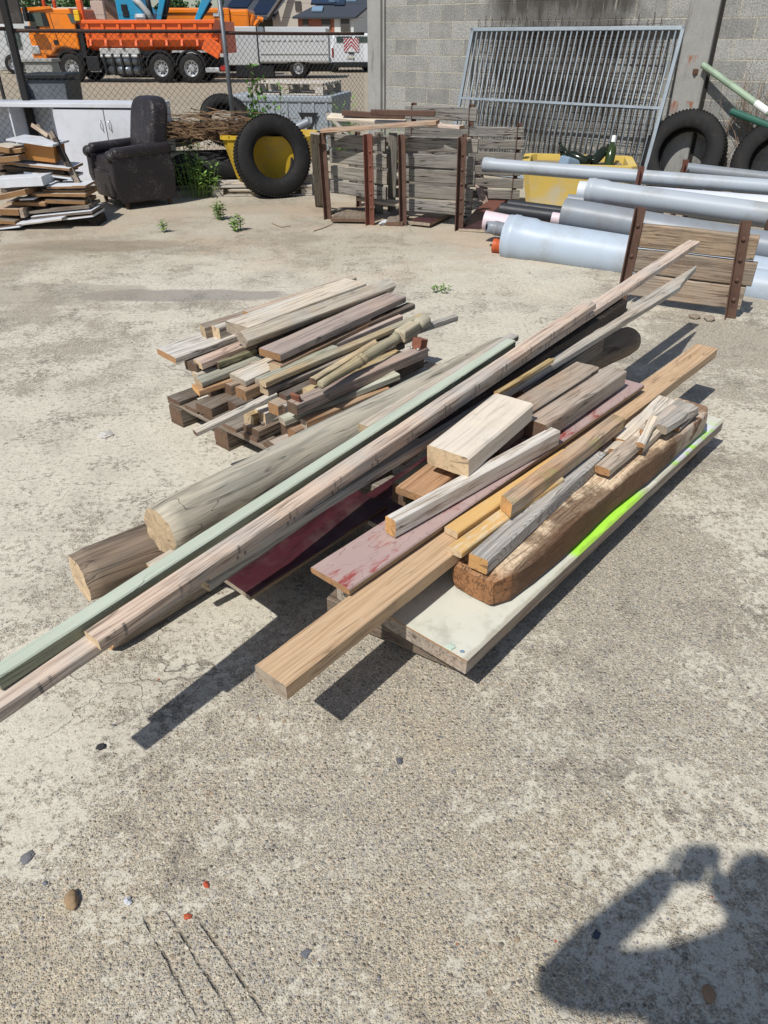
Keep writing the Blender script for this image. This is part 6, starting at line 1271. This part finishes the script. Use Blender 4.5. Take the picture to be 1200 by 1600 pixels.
# brick and white house with a long dark roof; its gable end turns right
hs = empty('house', (hx(520), HD, 0), 0, 'brick and white house with a dark roof and roof windows', 'house'); ox = hx(520)
xa, xm, xb, xg = hx(467)-ox, hx(523)-ox, hx(553)-ox, hx(592)-ox; ze = hzz(25); zr = hzz(-22)
m = MB(); m.box(((xa+xm)/2, 5, ze/2), (xm-xa, 10, ze)); wl_ = m.build('brick_wall', M_brick, hs)
m = MB(); m.box(((xm+xb)/2, 5, ze/2), (xb-xm-.01, 10.02, ze)); ww = m.build('white_wall', M_rendw, hs)
m = MB(); m.add([(xb, .03, 0), (xb+(xg-xb), 7, 0), (xg, 7, zr), (xb, .03, ze)], [(0, 1, 2, 3)]); m.build('gable_wall', M_rendw, hs)
m = MB(); m.add([(xa-.4, -.35, ze-.05), (xb+.2, -.35, ze-.05), (xg+.6, 7, zr), (xa+3.6, 7, zr), (xa-.4, -.35, ze-.2), (xb+.2, -.35, ze-.2), (xg+.6, 7, zr-.15), (xa+3.6, 7, zr-.15)], [(0, 1, 2, 3), (4, 5, 6, 7), (0, 1, 5, 4), (1, 2, 6, 5), (0, 3, 7, 4), (3, 2, 6, 7)]); rf = m.build('roof', M_roof, hs)
def onroof(px, py, w_, h_, mat, name):
    # sits on the roof slope
    n_ = V((0, -(zr-ze), 7.35)).normalized(); y_ = V((0, 7.35, zr-ze)).normalized(); r = ray(px, py); p0 = V((0, HD-.35, ze)); c = CAM+r*((p0-CAM).dot(n_)/r.dot(n_))-V((ox, HD, 0)); m = MB()
    Mr = Matrix((V((1, 0, 0)), y_, n_)).transposed(); m.bbox(c+n_*.05, (w_, h_, .12), .02, Mr); m.build(name, mat, rf)
onroof(507, 1, 2.2, 2.6, M_solar, 'solar_panel'); onroof(522, 1, .9, 1.6, M_sky, 'roof_window'); onroof(531, 3, .9, 2.4, M_solar, 'solar_panel'); onroof(496, 15, .9, 1.3, M_sky, 'roof_window'); onroof(549, -1, .9, 1.4, M_sky, 'roof_window')
def win(px0, py0, px1, py1, mat, par, ox_, d=HD, yoff=-.04): 
    m = MB(); a, b = hx(px0, d)-ox_, hx(px1, d)-ox_; c, e = hzz(py0, d), hzz(py1, d); m.bbox(((a+b)/2, yoff, (c+e)/2), (b-a, .12, abs(c-e)), .03); o = m.build('window', mat, par); m = MB(); m.box(((a+b)/2, yoff-.02, (c+e)/2), (b-a+.12, .1, abs(c-e)+.12)); m.build('frame', M_trim, o); return o
win(475.5, 30.5, 481.5, 42, M_win, hs, ox); win(504.5, 30, 516, 42, M_blind, hs, ox); win(534, 30, 545.5, 48, M_win, hs, ox, yoff=-.08)
m = MB(); m.add([(xb+(xg-xb)*.4, 2.9, hzz(70)), (xb+(xg-xb)*.62, 4.4, hzz(70)), (xb+(xg-xb)*.62, 4.35, hzz(24)), (xb+(xg-xb)*.4, 2.85, hzz(24))], [(0, 1, 2, 3)]); m.build('gable_window', M_win, hs)
# grey house with solar roof and a pale gable
D2 = 80.; h2 = empty('house', (hx(420, D2), D2, 0), 0, 'cream house with solar panels on its dark roof', 'house'); ox2 = hx(420, D2); Z2 = lambda py: hzz(py, D2)
gx0, gx1, gap = hx(428, D2)-ox2, hx(505, D2)-ox2, hx(466, D2)-ox2
m = MB(); m.prism([(gx0, 0), (gx1, 0), (gx1, Z2(6)), (gap+.4, Z2(-30)), (gx0, Z2(28))], 0, 9); m.build('gable_wall', M_rend, h2)
win(465, 3, 472, 15, M_win, h2, ox2, D2)
m = MB(); lx0 = hx(380, D2)-ox2; lx1 = gx0+.05; m.box(((lx0+lx1)/2, 4.5, Z2(30)/2), (lx1-lx0, 7, Z2(30))); m.build('side_wall', M_trim, h2)
m = MB(); a0, a1 = hx(352, D2)-ox2, hx(432, D2)-ox2; b1 = hx(462, D2)-ox2; m.add([(a0, -1, Z2(27)), (a1, -1, Z2(27)), (b1, 4, Z2(-30)), (a0, 4, Z2(-30)), (a0, -1, Z2(31)), (a1, -1, Z2(31)), (b1, 4, Z2(-26)), (a0, 4, Z2(-26))], [(0, 1, 2, 3), (7, 6, 5, 4), (0, 1, 5, 4), (1, 2, 6, 5), (0, 3, 7, 4)]); r2 = m.build('roof', M_roof, h2)
for (q0, q1, q2, q3) in (((392, 23), (426, 23), (447, -12), (414, -12)), ((354, 13), (386, 13), (404, -12), (372, -12))):
    n_ = V((0, -(Z2(-30)-Z2(27)), 5)).normalized(); p0 = V((0, D2-1, Z2(27))); vs = []
    for q in (q0, q1, q2, q3): r = ray(*q); vs.append(CAM+r*((p0-CAM).dot(n_)/r.dot(n_))-V((ox2, D2, 0))+n_*.08)
    m = MB(); m.add(vs, [(0, 1, 2, 3)]); m.build('solar_panel', M_solar, r2)
m = MB(); m.tube([(gx0-.3, -1.05, Z2(29)), (b1+.1, -.2, Z2(-30))], .22, 6); m.build('verge', M_trim, r2)
# brown gabled house behind the white box lorry
D3 = 75.; h3 = empty('house', (hx(175, D3), D3, 0), 0, 'house with a brown gable roof behind the box lorry', 'house'); ox3 = hx(175, D3); Z3 = lambda py: hzz(py, D3)
m = MB(); m.prism([(hx(150, D3)-ox3, 0), (hx(196, D3)-ox3, 0), (hx(196, D3)-ox3, Z3(28)), (hx(170, D3)-ox3, Z3(2)), (hx(150, D3)-ox3, Z3(14))], 0, 8); m.build('gable_wall', plain('brown_brick', '#8a6a58', .9), h3)
m = MB(); a, b, c = (hx(146, D3)-ox3, Z3(14)), (hx(169, D3)-ox3, Z3(-1)), (hx(199, D3)-ox3, Z3(31)); m.tube([(b[0], -.1, b[1]), (c[0], -.1, c[1])], .3, 6); m.add([(b[0], -.3, b[1]), (c[0], -.3, c[1]), (c[0], 9, c[1]), (b[0], 9, b[1])], [(0, 1, 2, 3)]); m.add([(a[0], -.3, a[1]), (b[0], -.3, b[1]), (b[0], 9, b[1]), (a[0], 9, a[1])], [(0, 1, 2, 3)]); m.build('roof', plain('brown_roof', '#4a3a34', .8), h3)
def tree(label, px, d, topy, wpx, seed, mat, conical=False, n=1500):
    rr = random.Random(seed); b = PD(px, 60, d); zt = PD(px, topy, d).z; rad = wpx/2/FPX*(d*math.cos(TH)); o = empty('tree', (b.x, d, 0), 0, label, 'tree')
    m = MB(); m.tube([(0, 0, 0), (.1, 0, zt*.4), (0, .1, zt*.85)], [.28, .2, .05], 8)
    for k in range(6): a = rr.uniform(0, 6.28); z0 = zt*rr.uniform(.3, .7); m.tube([(0, 0, z0), (math.cos(a)*rad*.6, math.sin(a)*rad*.6, z0+rad*.5)], [.1, .03], 5, False)
    m.build('trunk', M_bark, o); m = MB(); cl = []
    for k in range(34):
        if conical: u = rr.random(); z = zt*(.15+.85*u); r_ = rad*(1-u)*1.1; a = rr.uniform(0, 6.28); cl.append((V((math.cos(a)*r_*rr.random(), math.sin(a)*r_*rr.random(), z)), rad*.30*(1.1-u)))
        else: a = rr.uniform(0, 6.28); ph = rr.uniform(-.6, 1.); r_ = rad*math.sqrt(max(0, 1-ph*ph))*rr.uniform(.5, 1); cl.append((V((math.cos(a)*r_, math.sin(a)*r_, zt*.66+ph*zt*.3)), rad*rr.uniform(.22, .38)))
    for k in range(n):
        c, s = rr.choice(cl); q = c+V((rr.gauss(0, s*.5), rr.gauss(0, s*.5), rr.gauss(0, s*.45))); L = rr.uniform(.18, .42); d_ = V((rr.uniform(-1, 1), rr.uniform(-1, 1), rr.uniform(-1, 1))).normalized(); s_ = d_.orthogonal().normalized()*L*.4; m.add([q, q+d_*L*.5+s_, q+d_*L, q+d_*L*.5-s_], [(0, 1, 2, 3)])
    m.build('crown', mat, o); return o
tree('dark bushy tree at the upper left behind the white box lorry', 128, 88., -20, 60, 1, M_tree)
tree('green tree showing between the blue cab and boom', 284, 92., -6, 36, 2, M_tree); tree('slim dark conifer right of the blue excavator stick', 352, 95., -14, 18, 3, M_con, True); tree('low dark tree left of the excavator stick', 320, 95., 6, 34, 4, M_con)
tree('bushy tree behind the excavator cab', 182, 92., -30, 46, 5, M_tree); tree('tall dark tree at the far upper left', 60, 90., -25, 70, 6, M_tree); tree('round tree behind the solar roofed house', 372, 100., -4, 30, 7, M_tree)
tree('low bushy tree behind the second orange lorry', 258, 98., 2, 30, 8, M_con)

# ================================================================== the photographer, seen only as a shadow
M_cloth = plain('dark_clothes', '#2d3440', .9); M_skin = plain('skin', '#b98a6c', .6)
def skinned(name, nodes, edges, mat, parent=None, root=0, sub=2):
    me = bpy.data.meshes.new(name); me.from_pydata([n[0] for n in nodes], edges, []); o = bpy.data.objects.new(name, me); col.objects.link(o); o.parent = parent
    o.modifiers.new('skin', 'SKIN'); o.modifiers.new('sub', 'SUBSURF').levels = sub; o.modifiers['sub'].render_levels = sub
    for i, n in enumerate(nodes):
        r = n[1]; o.data.skin_vertices[0].data[i].radius = r if isinstance(r, tuple) else (r, r)
    o.data.skin_vertices[0].data[root].use_root = True; me.materials.append(mat); return o
PX, PY = .085, -.15
bn = [((PX, PY, .98), (.17, .11)), ((PX, PY-.01, 1.15), (.15, .10)), ((PX, PY-.02, 1.34), (.16, .11)), ((PX, PY-.02, 1.46), (.09, .08)), ((PX, PY-.01, 1.54), .055), ((PX, PY+.02, 1.65), (.078, .095)), ((PX, PY, 1.75), (.07, .085)),
      ((PX-.19, PY-.02, 1.42), .062), ((PX-.33, PY+.08, 1.24), .05), ((-.075, -.03, 1.50), .036), ((-.050, -.020, 1.545), .03),
      ((PX+.19, PY-.02, 1.42), .062), ((PX+.33, PY+.03, 1.20), .048), ((.085, -.035, 1.49), .036), ((.052, -.022, 1.54), .03),
      ((PX-.10, PY, .90), .10), ((PX-.11, PY+.02, .50), .068), ((PX-.12, PY-.02, .09), .045), ((PX-.13, PY+.12, .04), .04),
      ((PX+.10, PY, .90), .10), ((PX+.11, PY+.02, .50), .068), ((PX+.12, PY-.02, .09), .045), ((PX+.13, PY+.12, .04), .04)]
be = [(0, 1), (1, 2), (2, 3), (3, 4), (4, 5), (5, 6), (2, 7), (7, 8), (8, 9), (9, 10), (2, 11), (11, 12), (12, 13), (13, 14), (0, 15), (15, 16), (16, 17), (17, 18), (0, 19), (19, 20), (20, 21), (21, 22)]
ps_ = skinned('person', bn, be, M_cloth); tag(ps_, 'person in dark clothes holding up a phone, seen only as a shadow', 'person')
for s, bx in ((-1, -.050), (1, .052)):
    for k in range(4):
        z0 = 1.545+k*.019; skinned('finger', [((bx, -.022, z0), .009), ((bx+s*.004, -.010, z0+.006), .0085), ((bx-s*.004, -.002, z0+.006), .008), ((bx-s*.012-(.005 if k in (1, 2) else 0)*s, -.003, z0+.004), .007)], [(0, 1), (1, 2), (2, 3)], M_skin, ps_, 0, 1)
    skinned('thumb', [((bx, -.035, 1.55), .011), ((bx-s*.006, -.045, 1.575), .0105), ((bx-s*.018, -.035, 1.60), .009)], [(0, 1), (1, 2)], M_skin, ps_, 0, 1)
m = MB(); m.bbox((0, -.0165, 1.575), (.075, .009, .155), .004); ph = m.build('phone', M_blk); tag(ph, 'phone held up by the photographer, casting the top of the shadow', 'phone')
